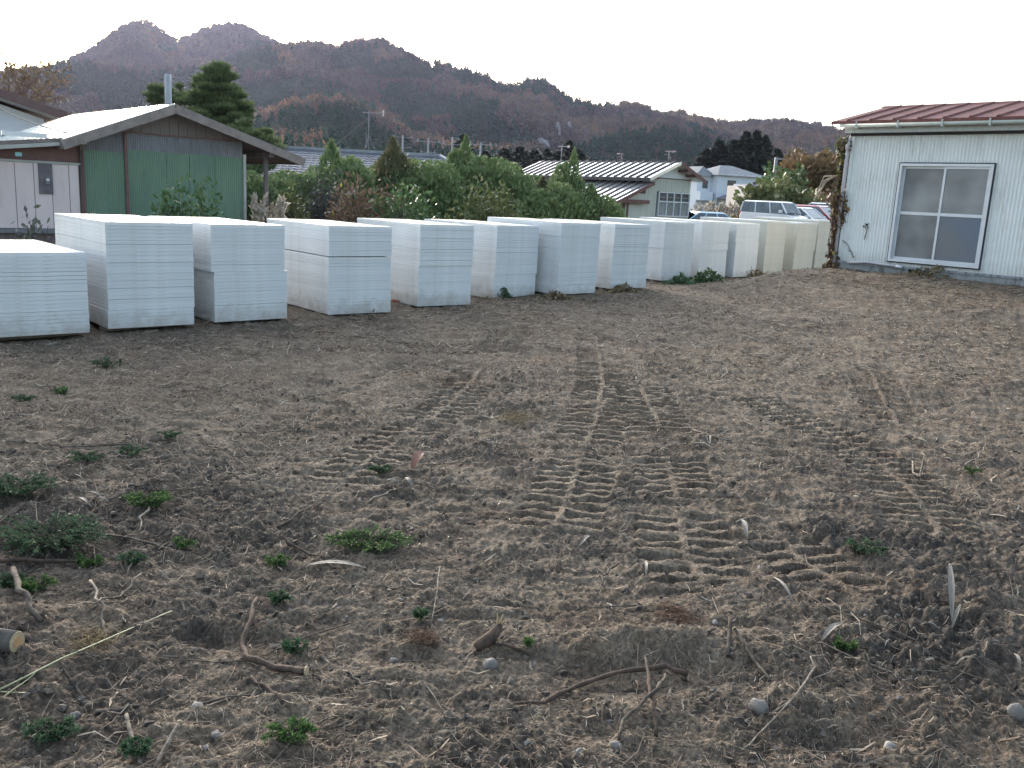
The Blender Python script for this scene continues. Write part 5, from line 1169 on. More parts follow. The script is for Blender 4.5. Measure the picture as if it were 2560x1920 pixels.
def straw(n, seed, rmin, rmax, pw, l0, l1, w0, w1, mat, name, lift=.006, clump=True):
    rng = np.random.default_rng(seed); x, y = field_points(n, rmin, rmax, rng, pw)
    k = in_front(x, y) & not_shed(x, y)
    k[k] &= rng.random(k.sum()) > .3*soil_at(x[k], y[k])[2]
    if clump: k &= rng.random(n) < .35+1.1*smooth(fbm(x*1.1, y*1.1, 7, 3), .38, .62)
    x = x[k]; y = y[k]; n = len(x); L = l0+(l1-l0)*rng.random(n)**2.5; a = rng.random(n)*2*math.pi; bend = rng.normal(size=n)*.35; dirs = np.stack([np.cos(a), np.sin(a)], 1); d2 = np.stack([np.cos(a+bend), np.sin(a+bend)], 1)
    c0 = np.stack([x, y], 1); p0 = c0-dirs*L[:, None]*.5; p1 = c0; p2 = c0+d2*L[:, None]*.5; W = (w0+(w1-w0)*rng.random(n))*(.7+.12*np.hypot(x, y))
    zs = [soil_at(p[:, 0], p[:, 1])[0] for p in (p0, p1, p2)]
    tilt = rng.random(n)**3*L*.35; zs[2] = np.minimum(np.maximum(zs[2], zs[1]-.02), zs[1]+.05)+tilt; zs[0] = np.clip(zs[0], zs[1]-.03, zs[1]+.04)
    V = np.empty((n, 6, 3))
    for i, (p, z, f) in enumerate(zip((p0, p1, p2), zs, (.6, 1, .35))):
        dd = dirs if i < 2 else d2; s = np.stack([-dd[:, 1], dd[:, 0]], 1)*(W*f)[:, None]; zz = z+lift*(.4+rng.random(n))
        V[:, 2*i, :2] = p-s; V[:, 2*i+1, :2] = p+s; V[:, 2*i, 2] = zz; V[:, 2*i+1, 2] = zz+W*.5
    b = np.arange(n)*6; F = np.concatenate([np.stack([b, b+1, b+3, b+2], 1), np.stack([b+2, b+3, b+5, b+4], 1)])
    var = np.repeat(np.clip(rng.beta(1.5, 1.7, n), 0, 1), 6)
    tag(link(name, np_mesh(name, V.reshape(-1, 3), F, mat, var)), kind='stuff')
straw(80000, 1, 2.0, 9, 1.35, .006, .05, .0006, .0017, L_litter, 'straw_litter')
straw(72000, 2, 5, 24, 1.2, .03, .14, .0009, .0023, L_litter, 'straw_litter')
straw(60000, 5, 9, 24, .6, .04, .16, .0016, .0034, L_litter, 'straw_litter')
straw(3500, 3, 2.0, 9, 1.3, .05, .20, .0007, .0018, L_root, 'root_litter', .010)
straw(700, 4, 2.0, 12, 1.2, .03, .12, .002, .005, L_litter, 'chip_litter', .008, False)
def lumps(n, seed, rmin, rmax, pw, s0, s1, mat, name, mask=True):
    rng = np.random.default_rng(seed); x, y = field_points(n, rmin, rmax, rng, pw); k = in_front(x, y, .3) & not_shed(x, y); x = x[k]; y = y[k]
    h, cm, tr = soil_at(x, y)
    if mask: k = rng.random(len(x)) < .15+.85*cm; x, y, h = x[k], y[k], h[k]
    n = len(x); t = (1+5**.5)/2
    ico = np.array([(-1,t,0),(1,t,0),(-1,-t,0),(1,-t,0),(0,-1,t),(0,1,t),(0,-1,-t),(0,1,-t),(t,0,-1),(t,0,1),(-t,0,-1),(-t,0,1)])/1.9
    fi = np.array([(0,11,5),(0,5,1),(0,1,7),(0,7,10),(0,10,11),(1,5,9),(5,11,4),(11,10,2),(10,7,6),(7,1,8),(3,9,4),(3,4,2),(3,2,6),(3,6,8),(3,8,9),(4,9,5),(2,4,11),(6,2,10),(8,6,7),(9,8,1)])
    s = s0+(s1-s0)*rng.random(n)**2.5; V = ico[None]*np.clip(1+.4*rng.normal(size=(n, 12, 1)), .4, 1.8)*s[:, None, None]*(1+.3*rng.normal(size=(n, 1, 3))*.6); V[:, :, 2] *= .8
    V += np.stack([x, y, h+s*.15], 1)[:, None, :]; F = (fi[None]+(np.arange(n)*12)[:, None, None]).reshape(-1, 3)
    tag(link(name, np_mesh(name, V.reshape(-1, 3), F, mat, np.repeat(rng.random(n), 12), False)), kind='stuff')
M_clod = leaf_mat('clod', [(0, (.055, .045, .038)), (.6, (.10, .085, .07)), (1, (.155, .132, .108))], 0, .95)
_t = M_clod.node_tree; _b = _t.nodes['Principled BSDF']; _n = _t.nodes.new('ShaderNodeTexNoise'); _n.inputs['Scale'].default_value = 90; _n.inputs['Detail'].default_value = 4; _p = _t.nodes.new('ShaderNodeBump'); _p.inputs['Strength'].default_value = .8; _p.inputs['Distance'].default_value = .01
_c = _t.nodes.new('ShaderNodeTexCoord'); _t.links.new(_c.outputs['Object'], _n.inputs['Vector']); _t.links.new(_n.outputs[0], _p.inputs['Height']); _t.links.new(_p.outputs[0], _b.inputs['Normal'])
lumps(16000, 1, 2.0, 8, 1.4, .003, .014, M_clod, 'clod_debris'); lumps(2600, 2, 2.0, 14, 1.2, .006, .017, M_clod, 'clod_debris')
M_stone = mat_var('stone', (.12, .108, .098), (.23, .21, .19), 14, .85, bump=.5, bscale=60)
M_stone_pale = mat_var('pale_stone', (.19, .175, .155), (.32, .295, .265), 14, .85, bump=.4, bscale=60)
lumps(420, 3, 2.0, 9, 1.2, .003, .010, M_stone, 'pebble_debris', False)
def stone(lab, px, py, wpx, hpx, mat, seed):
    p = on_ground(px, py); r = math.hypot(p[0], p[1]); s = wpx*r*.95/FOC/2; s2 = hpx*r*.9/FOC/2; rng = np.random.default_rng(seed); import bmesh
    b = bmesh.new(); bmesh.ops.create_icosphere(b, subdivisions=3, radius=1)
    for v in b.verts:
        q = v.co.copy(); f = .70+.55*float(vnoise(np.array([q.x*1.7+seed]), np.array([q.y*1.7+q.z*1.3]), seed)[0]); v.co = Vector((q.x*f*s, q.y*f*s*.85, q.z*f*s2))
    me = bpy.data.meshes.new('stone'); b.to_mesh(me); b.free(); me.polygons.foreach_set('use_smooth', [True]*len(me.polygons)); me.materials.append(mat)
    tag(link('stone', me, None, (p[0], p[1], p[2]+s2*.1), rng.random()*6), lab, 'stone', None)
for k, (x, y, w, h, m_, lab) in enumerate([
    (1225, 1665, 48, 46, M_stone, 'rounded grey stone right under the splintered root chunk'), (1895, 1775, 52, 58, M_stone, 'upright pinkish grey stone at the end of the soil hollow'),
    (2225, 1868, 34, 26, M_stone_pale, 'small whitish block sitting in a dark hole in the soil'), (1447, 1886, 28, 32, M_stone_pale, 'pale rounded stone at the bottom edge below the torn root'),
    (492, 1775, 36, 24, M_stone_pale, 'flat pale stone at the tip of the two parallel sticks'), (1540, 1870, 40, 24, M_stone, 'tan stone at the lower end of the thick curved root'),
    (186, 1790, 32, 26, M_stone, 'pinkish stone above the dark green sprig at the lower corner'), (985, 1650, 32, 24, M_stone, 'flat grey stone above the pale crooked stick'),
    (540, 1842, 38, 22, M_stone, 'flat reddish stone beside the feathery green sprig at the bottom'), (2540, 1788, 44, 52, M_stone, 'grey stone cut off by the frame on the side of the bamboo leaf'),
    (1788, 1558, 22, 18, M_stone_pale, 'small white quartz like stone beside the reddish root fibres'), (846, 1520, 26, 24, M_stone_pale, 'pale stone under the small forked root'), (1100, 1553, 32, 14, M_stone_pale, 'flat white chip at the foot of the thin upright stick')]):
    stone(lab, x, y, w, h, m_, 40+k)

# ------------------------------------------------------------------ sticks and branches, each one a thing
M_stick = mat_var('grey_stick', (.085, .068, .053), (.18, .148, .116), 18, .9, spec=.2, dirt=((.06, .048, .04), 26, .45, .6), stretch=(1, 1, 1), bump=.4); M_stick_pale = mat_var('pale_stick', (.15, .122, .09), (.31, .26, .195), 20, .85, bump=.2, dirt=((.09, .072, .056), 26, .45, .6))
M_stick_red = mat_var('reddish_root', (.07, .048, .036), (.145, .10, .075), 20, .9, spec=.2, dirt=((.06, .046, .036), 26, .42, .58), bump=.4); M_bamboo = mat_var('green_stalk', (.22, .235, .11), (.33, .33, .19), 16, .5); M_cut = mat_var('cut_wood', (.36, .26, .14), (.52, .42, .28), 40, .8)
M_bark_grey = mat_var('log_bark', (.07, .06, .052), (.14, .122, .105), 26, .9, bump=.6)
def gpts(pts, lift, sub=4, wob=.0, rg=None):
    """soil points below a list of (pixel x, pixel y, height over the soil)"""
    K = [on_ground(p[0], p[1])+np.array([0, 0, (p[2] if len(p) > 2 else 0)]) for p in pts]; out = []
    for i in range(len(K)-1):
        for j in range(sub): f = j/sub; out.append(K[i]*(1-f)+K[i+1]*f)
    out.append(K[-1]); rg = rg or random.Random(1)
    if wob <= .0022:   # a stiff stem bridges the hollows
        up = max(0.0, max(ground_z(q[0], q[1])-q[2] for q in out))*.75
        return [q+np.array([rg.gauss(0, wob), rg.gauss(0, wob), up+lift]) for q in out]
    for i, q in enumerate(out):
        g = ground_z(q[0], q[1]); q[2] = max(q[2], g)+lift
        if wob: q += np.array([rg.gauss(0, wob), rg.gauss(0, wob), abs(rg.gauss(0, wob*.4))])
    return out
def stick(lab, pts, r0, r1, mat, name='stick', cat='stick', seed=0, wob=.0065, twigs=(), sub=4, cut=None, n=6):
    rg = random.Random(seed+7); P = gpts(pts, r0*(.6 if wob <= .0022 else .15), sub, wob, rg); c = np.mean(P, axis=0); t = thing(name, lab, cat, (c[0], c[1], min(q[2] for q in P)-r0)); o = np.array(t.location)
    def rad(a, b, m): return [a+(b-a)*i/(m-1)*(.9+.2*rg.random()) for i in range(m)]
    part(t, 'stem', MB().tube([q-o for q in P], [v*.68*(.85+.3*rg.random()) for v in rad(r0, r1, len(P))], n), mat, True)
    if cut is not None:
        e = P[0] if cut == 0 else P[-1]; f = P[1] if cut == 0 else P[-2]; d = (e-f)/np.linalg.norm(e-f); rr = (r0 if cut == 0 else r1)*.93
        part(t, 'cut_end', MB().tube([e-o-d*.002, e-o+d*.003], rr, 10), M_cut)
    for tp, a, b in twigs:
        Q = gpts(tp, a*.6, 3, wob*.6, rg); part(t, 'twig', MB().tube([q-o for q in Q], rad(a, b, len(Q)), 5), mat, True)
    return t
# the sawn log
p = on_ground(44, 1640); lg = thing('sawn_log', 'sawn log end with pale cut face, lying at the frame edge', 'log', (p[0], p[1], p[2]+.035), math.radians(168)); 
part(lg, 'bark', MB().tube([(0, 0, 0), (.12, .005, 0), (.3, 0, .005), (.55, -.01, 0)], [.036, .037, .038, .04], 14), M_bark_grey, True); part(lg, 'cut_face', MB().tube([(-.003, 0, 0), (.002, 0, 0)], [.034, .035], 14), M_cut)
part(lg, 'heartwood', MB().tube([(-.0045, 0, 0), (-.002, 0, 0)], [.017, .018], 12), mat_var('heartwood', (.42, .24, .11), (.5, .3, .15), 40, .8))
stick('thick grey branch slanting down towards the sawn log', [(28, 1462, .06), (62, 1520, .03), (98, 1566)], .017, .013, M_stick, 'branch', 'branch', 1)
stick('long straight green stalk slanting up from the lower corner, the longest stalk there', [(-10, 1742), (160, 1668, .01), (300, 1600, .012), (430, 1543, .01)], .0055, .003, M_bamboo, 'stalk', 'stalk', 2, .001)
stick('short green stalk crossing under the longest green stalk', [(-10, 1738), (75, 1745)], .004, .003, M_bamboo, 'stalk', 'stalk', 3, .001)
stick('green stalk lying closely below the longest green stalk', [(-10, 1768), (75, 1708), (95, 1690)], .0035, .002, M_bamboo, 'stalk', 'stalk', 4, .001)
stick('pale crooked root standing bent like a hook, crossing the long green stalk', [(232, 1474, .03), (252, 1530, .015), (248, 1566, .01), (270, 1612)], .009, .006, M_stick_pale, 'root_stick', 'root', 5)
stick('pale twisted root running to the top of the hooked root', [(352, 1455, .02), (300, 1498, .015), (245, 1525, .02), (192, 1522)], .007, .004, M_stick_pale, 'root_stick', 'root', 6, twigs=[([(245, 1525), (208, 1545)], .004, .002)])
stick('elbow shaped branch with peeling red bark and a broken end', [(640, 1530, .05), (625, 1580, .03), (604, 1628, .02), (622, 1662, .02), (690, 1680, .015), (768, 1690, .01)], .013, .017, M_stick_red, 'branch', 'branch', 7, .003, cut=1)
stick('thin grey twig touching the broken end of the elbow branch', [(800, 1610, .02), (782, 1655, .02), (755, 1690)], .006, .004, M_stick, 'stick', 'stick', 8)
stick('very long thin stick lying straight behind the elbow branch', [(880, 1563), (760, 1598), (635, 1655), (540, 1664), (402, 1654)], .0045, .0025, M_stick, 'stick', 'stick', 9, .002)
stick('pale crooked stick with a kink, alone on dark clods', [(866, 1680), (905, 1710), (950, 1722), (980, 1752)], .006, .004, M_stick_pale, 'stick', 'stick', 10)
stick('pale cut stick poking out at the bottom edge beside a twiggy green sprig', [(316, 1810, .02), (332, 1860, .01), (352, 1925)], .008, .008, M_stick_pale, 'stick', 'stick', 11, .001)
stick('short thick pale stick leaning at the bottom edge', [(452, 1845, .035), (420, 1885, .015), (388, 1930)], .010, .009, M_stick_pale, 'stick', 'stick', 12, .001, cut=0)
stick('dark curved branch with a knobbed end, above the pale cut stick', [(238, 1788, .01), (300, 1782), (370, 1768), (430, 1738)], .010, .004, M_stick, 'branch', 'branch', 13)
stick('upper one of two parallel straw stems by the flat pale stone', [(512, 1778), (560, 1755), (620, 1731)], .004, .003, M_stick_pale, 'stick', 'stick', 14, .001)
stick('lower one of two parallel straw stems by the flat pale stone', [(500, 1768), (570, 1750), (632, 1742)], .0045, .003, M_stick, 'stick', 'stick', 15, .001)
stick('thin upright pale stick standing alone over a white chip', [(1098, 1446, .03), (1092, 1500, .015), (1078, 1570)], .0045, .003, M_stick_pale, 'stick', 'stick', 16, .001)
stick('slanting grey stick with a cut tip beside a short peg', [(1832, 1606, .03), (1880, 1660, .012), (1925, 1712)], .009, .0075, M_stick, 'stick', 'stick', 17, .001, cut=0)
stick('short upright peg of wood beside the slanting grey stick', [(1822, 1590, .05), (1818, 1645)], .010, .011, M_stick, 'stick', 'stick', 18, .001)
stick('long forked stick shaped like a thin Y near the upright stone', [(2035, 1694, .03), (1990, 1760, .015), (1920, 1820, .01), (1856, 1880)], .006, .004, M_stick_pale, 'stick', 'stick', 19, .001, twigs=[([(2035, 1694, .03), (2022, 1672, .035), (2060, 1666, .03)], .004, .0025), ([(1985, 1765, .02), (1920, 1795)], .004, .002)])
for k, (a_, b_, lab) in enumerate((((2000, 1490), (2475, 1738), 'longest stem of the dry stalk bundle lying across the soil'), ((2035, 1520), (2390, 1655), 'middle stem of the dry stalk bundle, ending before the others'), ((2090, 1552), (2440, 1688), 'lower stem of the dry stalk bundle beside the pale bamboo leaf'))):
    mx_ = ((a_[0]+b_[0])/2, (a_[1]+b_[1])/2+10-6*k, .01); stick(lab, [a_, mx_, b_], .0045, .0025, M_stick, 'stalk', 'stalk', 30+k, .002)
stick('curved stalk hanging down to the pale bamboo leaf', [(2062, 1538, .05), (2095, 1560, .06), (2100, 1598, .03)], .004, .003, M_stick_pale, 'stalk', 'stalk', 34, .001)
stick('thin straight stick running from the pale leaf tip towards the corner', [(2050, 1628), (2140, 1664), (2235, 1700)], .005, .003, M_stick_pale, 'stick', 'stick', 35, .001)
stick('pale crooked stick with a small hook high on the dark clods', [(1540, 1420, .02), (1510, 1450, .015), (1496, 1492)], .007, .004, M_stick, 'root_stick', 'root', 36)
stick('forked white root lying on the crest between the crawler tracks', [(1735, 1078, .02), (1775, 1098, .025), (1830, 1108, .01)], .009, .006, M_stick_pale, 'root_stick', 'root', 37, twigs=[([(1775, 1098, .02), (1772, 1118)], .007, .004), ([(1790, 1100, .02), (1820, 1080, .02)], .005, .003)])
stick('looped root forming a ring beside the far crawler track', [(2280, 1165), (2282, 1190, .02), (2298, 1192, .03), (2306, 1170, .06), (2300, 1158, .04)], .008, .006, M_stick_pale, 'root_stick', 'root', 38, .002)
stick('bent pale root reaching up the slope past the looped root', [(2410, 1168), (2445, 1150, .01), (2462, 1118, .02)], .009, .005, M_stick_pale, 'root_stick', 'root', 39)
stick('thin curved reed lying on the soil by the curled rust leaf', [(960, 1215), (1020, 1218, .01), (1100, 1232)], .006, .004, M_stick, 'stick', 'stick', 41)
stick('long grey branch among the green clippings', [(430, 1380), (330, 1360, .02), (230, 1345, .03), (120, 1330)], .009, .005, M_stick, 'branch', 'branch', 42)
stick('reddish branch with stripped bark below the green clippings', [(-10, 1425, .03), (90, 1420, .03), (198, 1412, .02)], .014, .008, M_stick_red, 'branch', 'branch', 43)
stick('pale crooked root above the hooked root, near the clippings', [(372, 1285, .02), (352, 1310, .02), (350, 1338)], .010, .006, M_stick_pale, 'root_stick', 'root', 44)
stick('forked grey branch with a pale broken tip in the middle of the field', [(705, 1358, .03), (720, 1378, .02), (770, 1392, .015), (815, 1402)], .012, .006, M_stick_red, 'branch', 'branch', 45, twigs=[([(720, 1378), (760, 1362, .03)], .006, .003), ([(770, 1392), (700, 1398)], .005, .003)])
stick('grey stick pointing to the big green sprig', [(700, 1320), (760, 1290, .01), (792, 1268)], .008, .004, M_stick, 'stick', 'stick', 46)
stick('white splinter stick beside the grey bamboo leaf', [(920, 1262), (960, 1245, .015), (988, 1236)], .009, .005, M_stick_pale, 'stick', 'stick', 47)
stick('brown stick crossing the field above the looped root', [(2120, 1090), (2180, 1076, .015), (2215, 1064)], .009, .005, M_stick, 'stick', 'stick', 48)
stick('tall dry stem standing up before the cream board stacks', [(1930, 772), (1942, 752, .10), (1952, 734, .24)], .010, .006, M_stick_pale, 'stalk', 'stalk', 49, .001)
stick('small dead branch leaning on the foot of a white stack', [(920, 800), (940, 782, .06), (952, 765, .16)], .014, .005, M_stick, 'branch', 'branch', 50, twigs=[([(936, 786, .05), (905, 784, .03)], .007, .004)])
stick('short grey root running out from under the splintered root chunk', [(1330, 1642), (1280, 1630, .01), (1235, 1625, .02)], .010, .007, M_stick_red, 'root_stick', 'root', 51)
# torn-up root
rt = thing('torn_root', 'torn up reddish root with thick crossing stems over a soil hollow', 'root', on_ground(1560, 1700)); o_ = np.array(rt.location)
for nm, pts, r0, r1 in (('main_root', [(1285, 1768), (1360, 1765, .01), (1440, 1730, .02), (1540, 1695, .03), (1660, 1680, .04), (1720, 1690, .02)], .010, .020), ('cross_root', [(1612, 1678, .07), (1618, 1730, .06), (1628, 1785, .03), (1640, 1845)], .012, .012), ('bent_root', [(1662, 1718, .06), (1640, 1765, .05), (1590, 1800, .03), (1555, 1815, .015), (1545, 1858)], .012, .011),
                        ('thin_root', [(1590, 1720, .04), (1592, 1760, .02), (1615, 1800)], .005, .003), ('thin_root', [(1650, 1735, .05), (1612, 1712, .05)], .005, .004), ('thin_root', [(1450, 1735, .02), (1500, 1760, .01), (1520, 1790)], .004, .002)):
    rg = random.Random(len(nm)); Q = gpts(pts, r0*.5, 4, .003, rg); part(rt, nm, MB().tube([q-o_ for q in Q], [.5*(r0+(r1-r0)*i/(len(Q)-1))*(.75+.5*rg.random()) for i in range(len(Q))], 8), M_stick_red if nm != 'bent_root' else M_stick, True)
ck = thing('root_chunk', 'splintered root chunk with a yellowish torn end', 'root', on_ground(1230, 1615)); o_ = np.array(ck.location); Q = gpts([(1185, 1628), (1225, 1618, .02), (1250, 1600, .04)], .012, 3, .003); part(ck, 'stump', MB().tube([q-o_ for q in Q], [.014, .02, .022, .024, .02, .018, .008], 8), M_stick_red, True)
e = Q[-1]-o_; 
for k in range(5): part(ck, 'splinter', MB().tube([e-np.array([.01, 0, .01]), e+np.array([.018*math.cos(k*1.3), .018*math.sin(k*1.3), .025+.006*k])], [.006, .0015], 4), M_cut)
# straight fibrous bark strip
stick('flat fibrous strip of bark below the elbow branch', [(622, 1702), (668, 1730, .012), (705, 1765)], .010, .008, M_stick_red, 'bark_strip', 'bark', 60, .004)
# ---- dry leaves
M_husk = mat_var('bamboo_sheath', (.125, .108, .082), (.22, .19, .15), 10, .6, stretch=(6, 1, 1)); M_husk_grey = mat_var('grey_sheath', (.10, .09, .078), (.17, .155, .13), 10, .7, stretch=(6, 1, 1)); M_rustleaf = mat_var('rust_leaf', (.16, .07, .04), (.26, .12, .07), 12, .6)
def husk(lab, a, b, wpx, mat, name='dry_leaf', lift=.012, curl=.3):
    A = on_ground(*a[:2])+np.array([0, 0, (a[2] if len(a) > 2 else .005)]); B = on_ground(*b[:2])+np.array([0, 0, (b[2] if len(b) > 2 else .005)]); d = B-A; L = np.linalg.norm(d); d = d/L; s = np.cross(d, [0, 0, 1]); s /= np.linalg.norm(s); u = np.cross(s, d); w = wpx*.55*np.linalg.norm(A-EYE)/FOC/2
    t = thing(name, lab, 'dry leaf', (A[0], A[1], A[2])); n = 9; vs = []; fs = []
    for i in range(n):
        f = i/(n-1); ww = w*math.sin(math.pi*(.12+.86*f))**.8 if i < n-1 else w*.03; c = d*L*f+u*(lift+.02*math.sin(f*3.1))
        for j, q in enumerate((-1, -.45, 0.02, .5, 1)): vs.append(c+s*ww*q+u*(ww*curl*abs(q)**1.7))
    for i in range(n-1):
        for j in range(4): fs.append((i*5+j, i*5+j+1, i*5+j+6, i*5+j+5))
    part(t, 'blade', MB().add(vs, fs), mat, True); vv = []; part(t, 'midrib', MB().tube([d*L*f+u*(lift+.02*math.sin(f*3.1)+.0008) for f in (0, .25, .5, .75, .98)], [.0016, .0013, .001, .0008, .0004], 4), mat); return t
husk('pale folded bamboo leaf at the end of the hanging stalk', (2100, 1598, .03), (2050, 1626), 26, M_husk)
husk('grey bamboo leaf lying flat beside the curled rust leaf', (1000, 1225), (958, 1222, .01), 20, M_husk_grey); husk('white scrap of leaf beside the grey bamboo leaf', (1010, 1222, .03), (1028, 1240), 20, M_husk)
husk('curled rust brown leaf standing on edge', (1032, 1188, .02), (1062, 1166, .07), 44, M_rustleaf, curl=.9)
husk('upright grey bamboo sheath near the frame edge', (2362, 1480, .10), (2376, 1576), 24, M_husk_grey); husk('tiny pale sheath leaning on the upright grey one', (2396, 1548, .03), (2380, 1575), 14, M_husk)
husk('pale leaf scrap lying flat below the upright grey sheath', (2296, 1576), (2350, 1584), 14, M_husk); husk('white curved leaf past the dry stalk bundle', (2390, 1676), (2446, 1676), 12, M_husk)
husk('whitish leaf under the dry stalk bundle', (2304, 1672), (2336, 1678), 16, M_husk); husk('narrow white leaf by the frame edge above the grey stone', (2530, 1660, .03), (2548, 1695), 14, M_husk)
husk('pale sheath stuck upright at the crawler track', (1852, 1322, .03), (1866, 1362), 22, M_husk_grey); husk('white leaf hanging on a thin stem above the dark clods', (1612, 1424, .03), (1614, 1452), 14, M_husk)
husk('white pointed leaf beside the forked dry stems', (1930, 1475, .04), (1982, 1524), 16, M_husk); husk('grey fibrous leaf strip with frayed tip in the middle of the field', (770, 1422), (915, 1432), 34, M_husk_grey, curl=.15)
husk('cream curved leaf lying near the dark hooked stick', (1448, 1370), (1482, 1346, .01), 14, M_husk)
for k, (x, y) in enumerate(((205, 1270), (232, 1262), (248, 1276))): husk(['white wood shred lying lowest of three in the clippings', 'white wood shred crossing two others in the clippings', 'broad white wood shred at the end of the clippings'][k], (x-14, y-8, .02), (x+26, y+10-9*k), 14, M_husk, 'wood_shred')
M_ochre = mat_var('ochre', (.30, .2, .08), (.42, .3, .14), 20, .9)

# ---- green clippings
L_sprig = leaf_mat('clipping_leaf', [(0, (.035, .075, .025)), (.5, (.075, .145, .042)), (.9, (.135, .215, .065)), (1, (.2, .25, .09))], .25); L_sprig_blue = leaf_mat('clipping_leaf_blue', [(0, (.03, .065, .034)), (.5, (.058, .112, .054)), (1, (.11, .165, .085))], .25)
def sprig(lab, px, py, wpx, hpx, n, mat, seed, up=.075, ls=1.0):
    p = on_ground(px, py+hpx*.3); r = np.linalg.norm(p-EYE); W = wpx*r/FOC/2; D = max(W*.8, .5*hpx*r/FOC); rng = np.random.default_rng(seed); t = thing('green_clipping', lab, 'conifer clipping', (p[0], p[1], p[2]-.005), 0, 'green conifer clippings on the soil')
    n = int(n*3.0); nb = max(8, int(n/110)); Vs = []; var = []; mb = MB(); base = np.array([0, 0, .01]); a0 = rng.random()*6.28
    for k in range(nb):
        a_ = a0+rng.normal()*1.3+k*.8; q = np.array([W*math.cos(a_)*(.5+.6*rng.random()), D*math.sin(a_)*(.5+.6*rng.random()), (.02+hpx*r/FOC*up*(1+2*rng.random()))]); st = np.array([rng.normal()*W*.25, rng.normal()*D*.25, .01]); mid = (st+q)/2+np.array([0, 0, .02])
        mb.tube([st, mid, q], [.003, .0022, .001], 4)
        m_ = n//nb; f = rng.random(m_); c = st[None]*(1-f)[:, None]**2+2*mid[None]*(f*(1-f))[:, None]+q[None]*(f*f)[:, None]; ax = nrm((q-st)[None]+np.zeros((m_, 1))); u = nrm(ax*.8+rng.normal(size=(m_, 3))*.75+np.array([0, 0, .15])); w = nrm(np.cross(u, rng.normal(size=(m_, 3)))); L = (.004+.008*rng.random(m_))[:, None]*ls
        V, _ = diamonds(c+u*L*.9, u*L, w*L*.22); Vs.append(V); var.append(np.repeat(rng.random(m_), 4))
    V = np.concatenate(Vs); link('leaf_spray', np_mesh('leaf_spray', V, np.arange(len(V)).reshape(-1, 4), mat, np.concatenate(var)), t); part(t, 'twig', mb, M_stick_red, kind='stuff')
for k, (x, y, w, h, n, m_, lab) in enumerate([
    (925, 1345, 210, 76, 2200, L_sprig, 'largest bright green sprig, spread in the middle of the field'), (725, 1845, 116, 66, 900, L_sprig, 'bright feathery sprig at the bottom edge of the field'),
    (125, 1325, 260, 170, 4200, L_sprig_blue, 'big dark green heap of clippings at the frame edge'), (40, 1205, 170, 120, 2000, L_sprig_blue, 'green heap behind the biggest heap, cut by the frame'), (372, 1245, 110, 92, 1300, L_sprig, 'bright sprig sticking up past the white wood shreds'),
    (262, 902, 80, 62, 600, L_sprig_blue, 'dark green tuft in front of the tall white stack'), (152, 972, 44, 44, 350, L_sprig, 'small upright bright tuft below the low stack'), (58, 992, 52, 30, 300, L_sprig_blue, 'flat dark tuft under the low stack beside the bright tuft'),
    (695, 1402, 62, 30, 420, L_sprig, 'small sprig by the forked grey branch'), (738, 1625, 62, 34, 420, L_sprig_blue, 'bluish sprig lying by the very long thin stick'), (692, 1495, 64, 38, 420, L_sprig_blue, 'faded flat sprig above the long thin stick'),
    (2160, 1376, 120, 42, 500, L_sprig_blue, 'dark wide sprig beyond the crawler marks'), (130, 1830, 110, 56, 700, L_sprig_blue, 'dark sprig in the lower corner below the pinkish stone'), (952, 1180, 62, 40, 420, L_sprig_blue, 'dark sprig behind the curled rust leaf'),
    (95, 1462, 90, 46, 600, L_sprig, 'yellow green sprig over the thick grey branch'), (20, 1450, 70, 50, 500, L_sprig_blue, 'dark sprig at the top of the thick grey branch'), (330, 1402, 62, 36, 420, L_sprig_blue, 'bluish sprig between the reddish branch and the hooked root'), (222, 1400, 80, 40, 500, L_sprig, 'green sprig at the end of the reddish stripped branch'),
    (455, 1362, 60, 24, 320, L_sprig, 'small sprig at the tip of the long grey branch'), (215, 1150, 90, 40, 420, L_sprig_blue, 'thin green sprig above the white wood shreds'), (330, 1130, 90, 40, 420, L_sprig_blue, 'faded sprig among dry straw in the clippings'), (420, 1090, 70, 36, 320, L_sprig_blue, 'faded sprig farthest from the clippings heap'),
    (1050, 1545, 34, 34, 200, L_sprig_blue, 'tiny bluish tuft beside the thin upright stick'), (2108, 1618, 60, 24, 300, L_sprig, 'small sprig under the pale bamboo leaf'), (345, 1880, 70, 44, 420, L_sprig_blue, 'dark twiggy sprig round the pale cut stick'), (1318, 1618, 26, 22, 120, L_sprig, 'tiny green tuft by the short grey root'), (2430, 1180, 40, 26, 200, L_sprig, 'small green tuft by the bent pale root')]):
    sprig(lab, x, y, w, h, n, m_, 500+k)
# ---- weeds at the foot of the stacks
def weed(lab, px, py, wpx, hpx, n, mat, seed):
    p = on_ground(px, py); r = np.linalg.norm(p-EYE); W = wpx*r/FOC/2; H = hpx*r/FOC; t = thing('weed', lab, 'weed', (p[0], p[1], p[2]-.01)); rng = np.random.default_rng(seed)
    x = rng.normal(size=n)*W*.5; y = rng.normal(size=n)*W*.3; z = H*rng.random(n)**1.3*(1-np.minimum(np.abs(x)/W, .8)); P = np.stack([x, y, z+.01], 1); u = nrm(rng.normal(size=(n, 3))+np.array([0, 0, .8])); w = nrm(np.cross(u, rng.normal(size=(n, 3)))); s = (.02+.035*rng.random(n))[:, None]*(r/12)**.5; V, F = diamonds(P, u*s, w*s*.4)
    link('foliage', np_mesh('foliage', V, F, mat, np.repeat(rng.random(n), 4)), t); part(t, 'stem', stems_mb(seed, 7, W, W*.6, H*.8, .005), M_stick, kind='stuff')
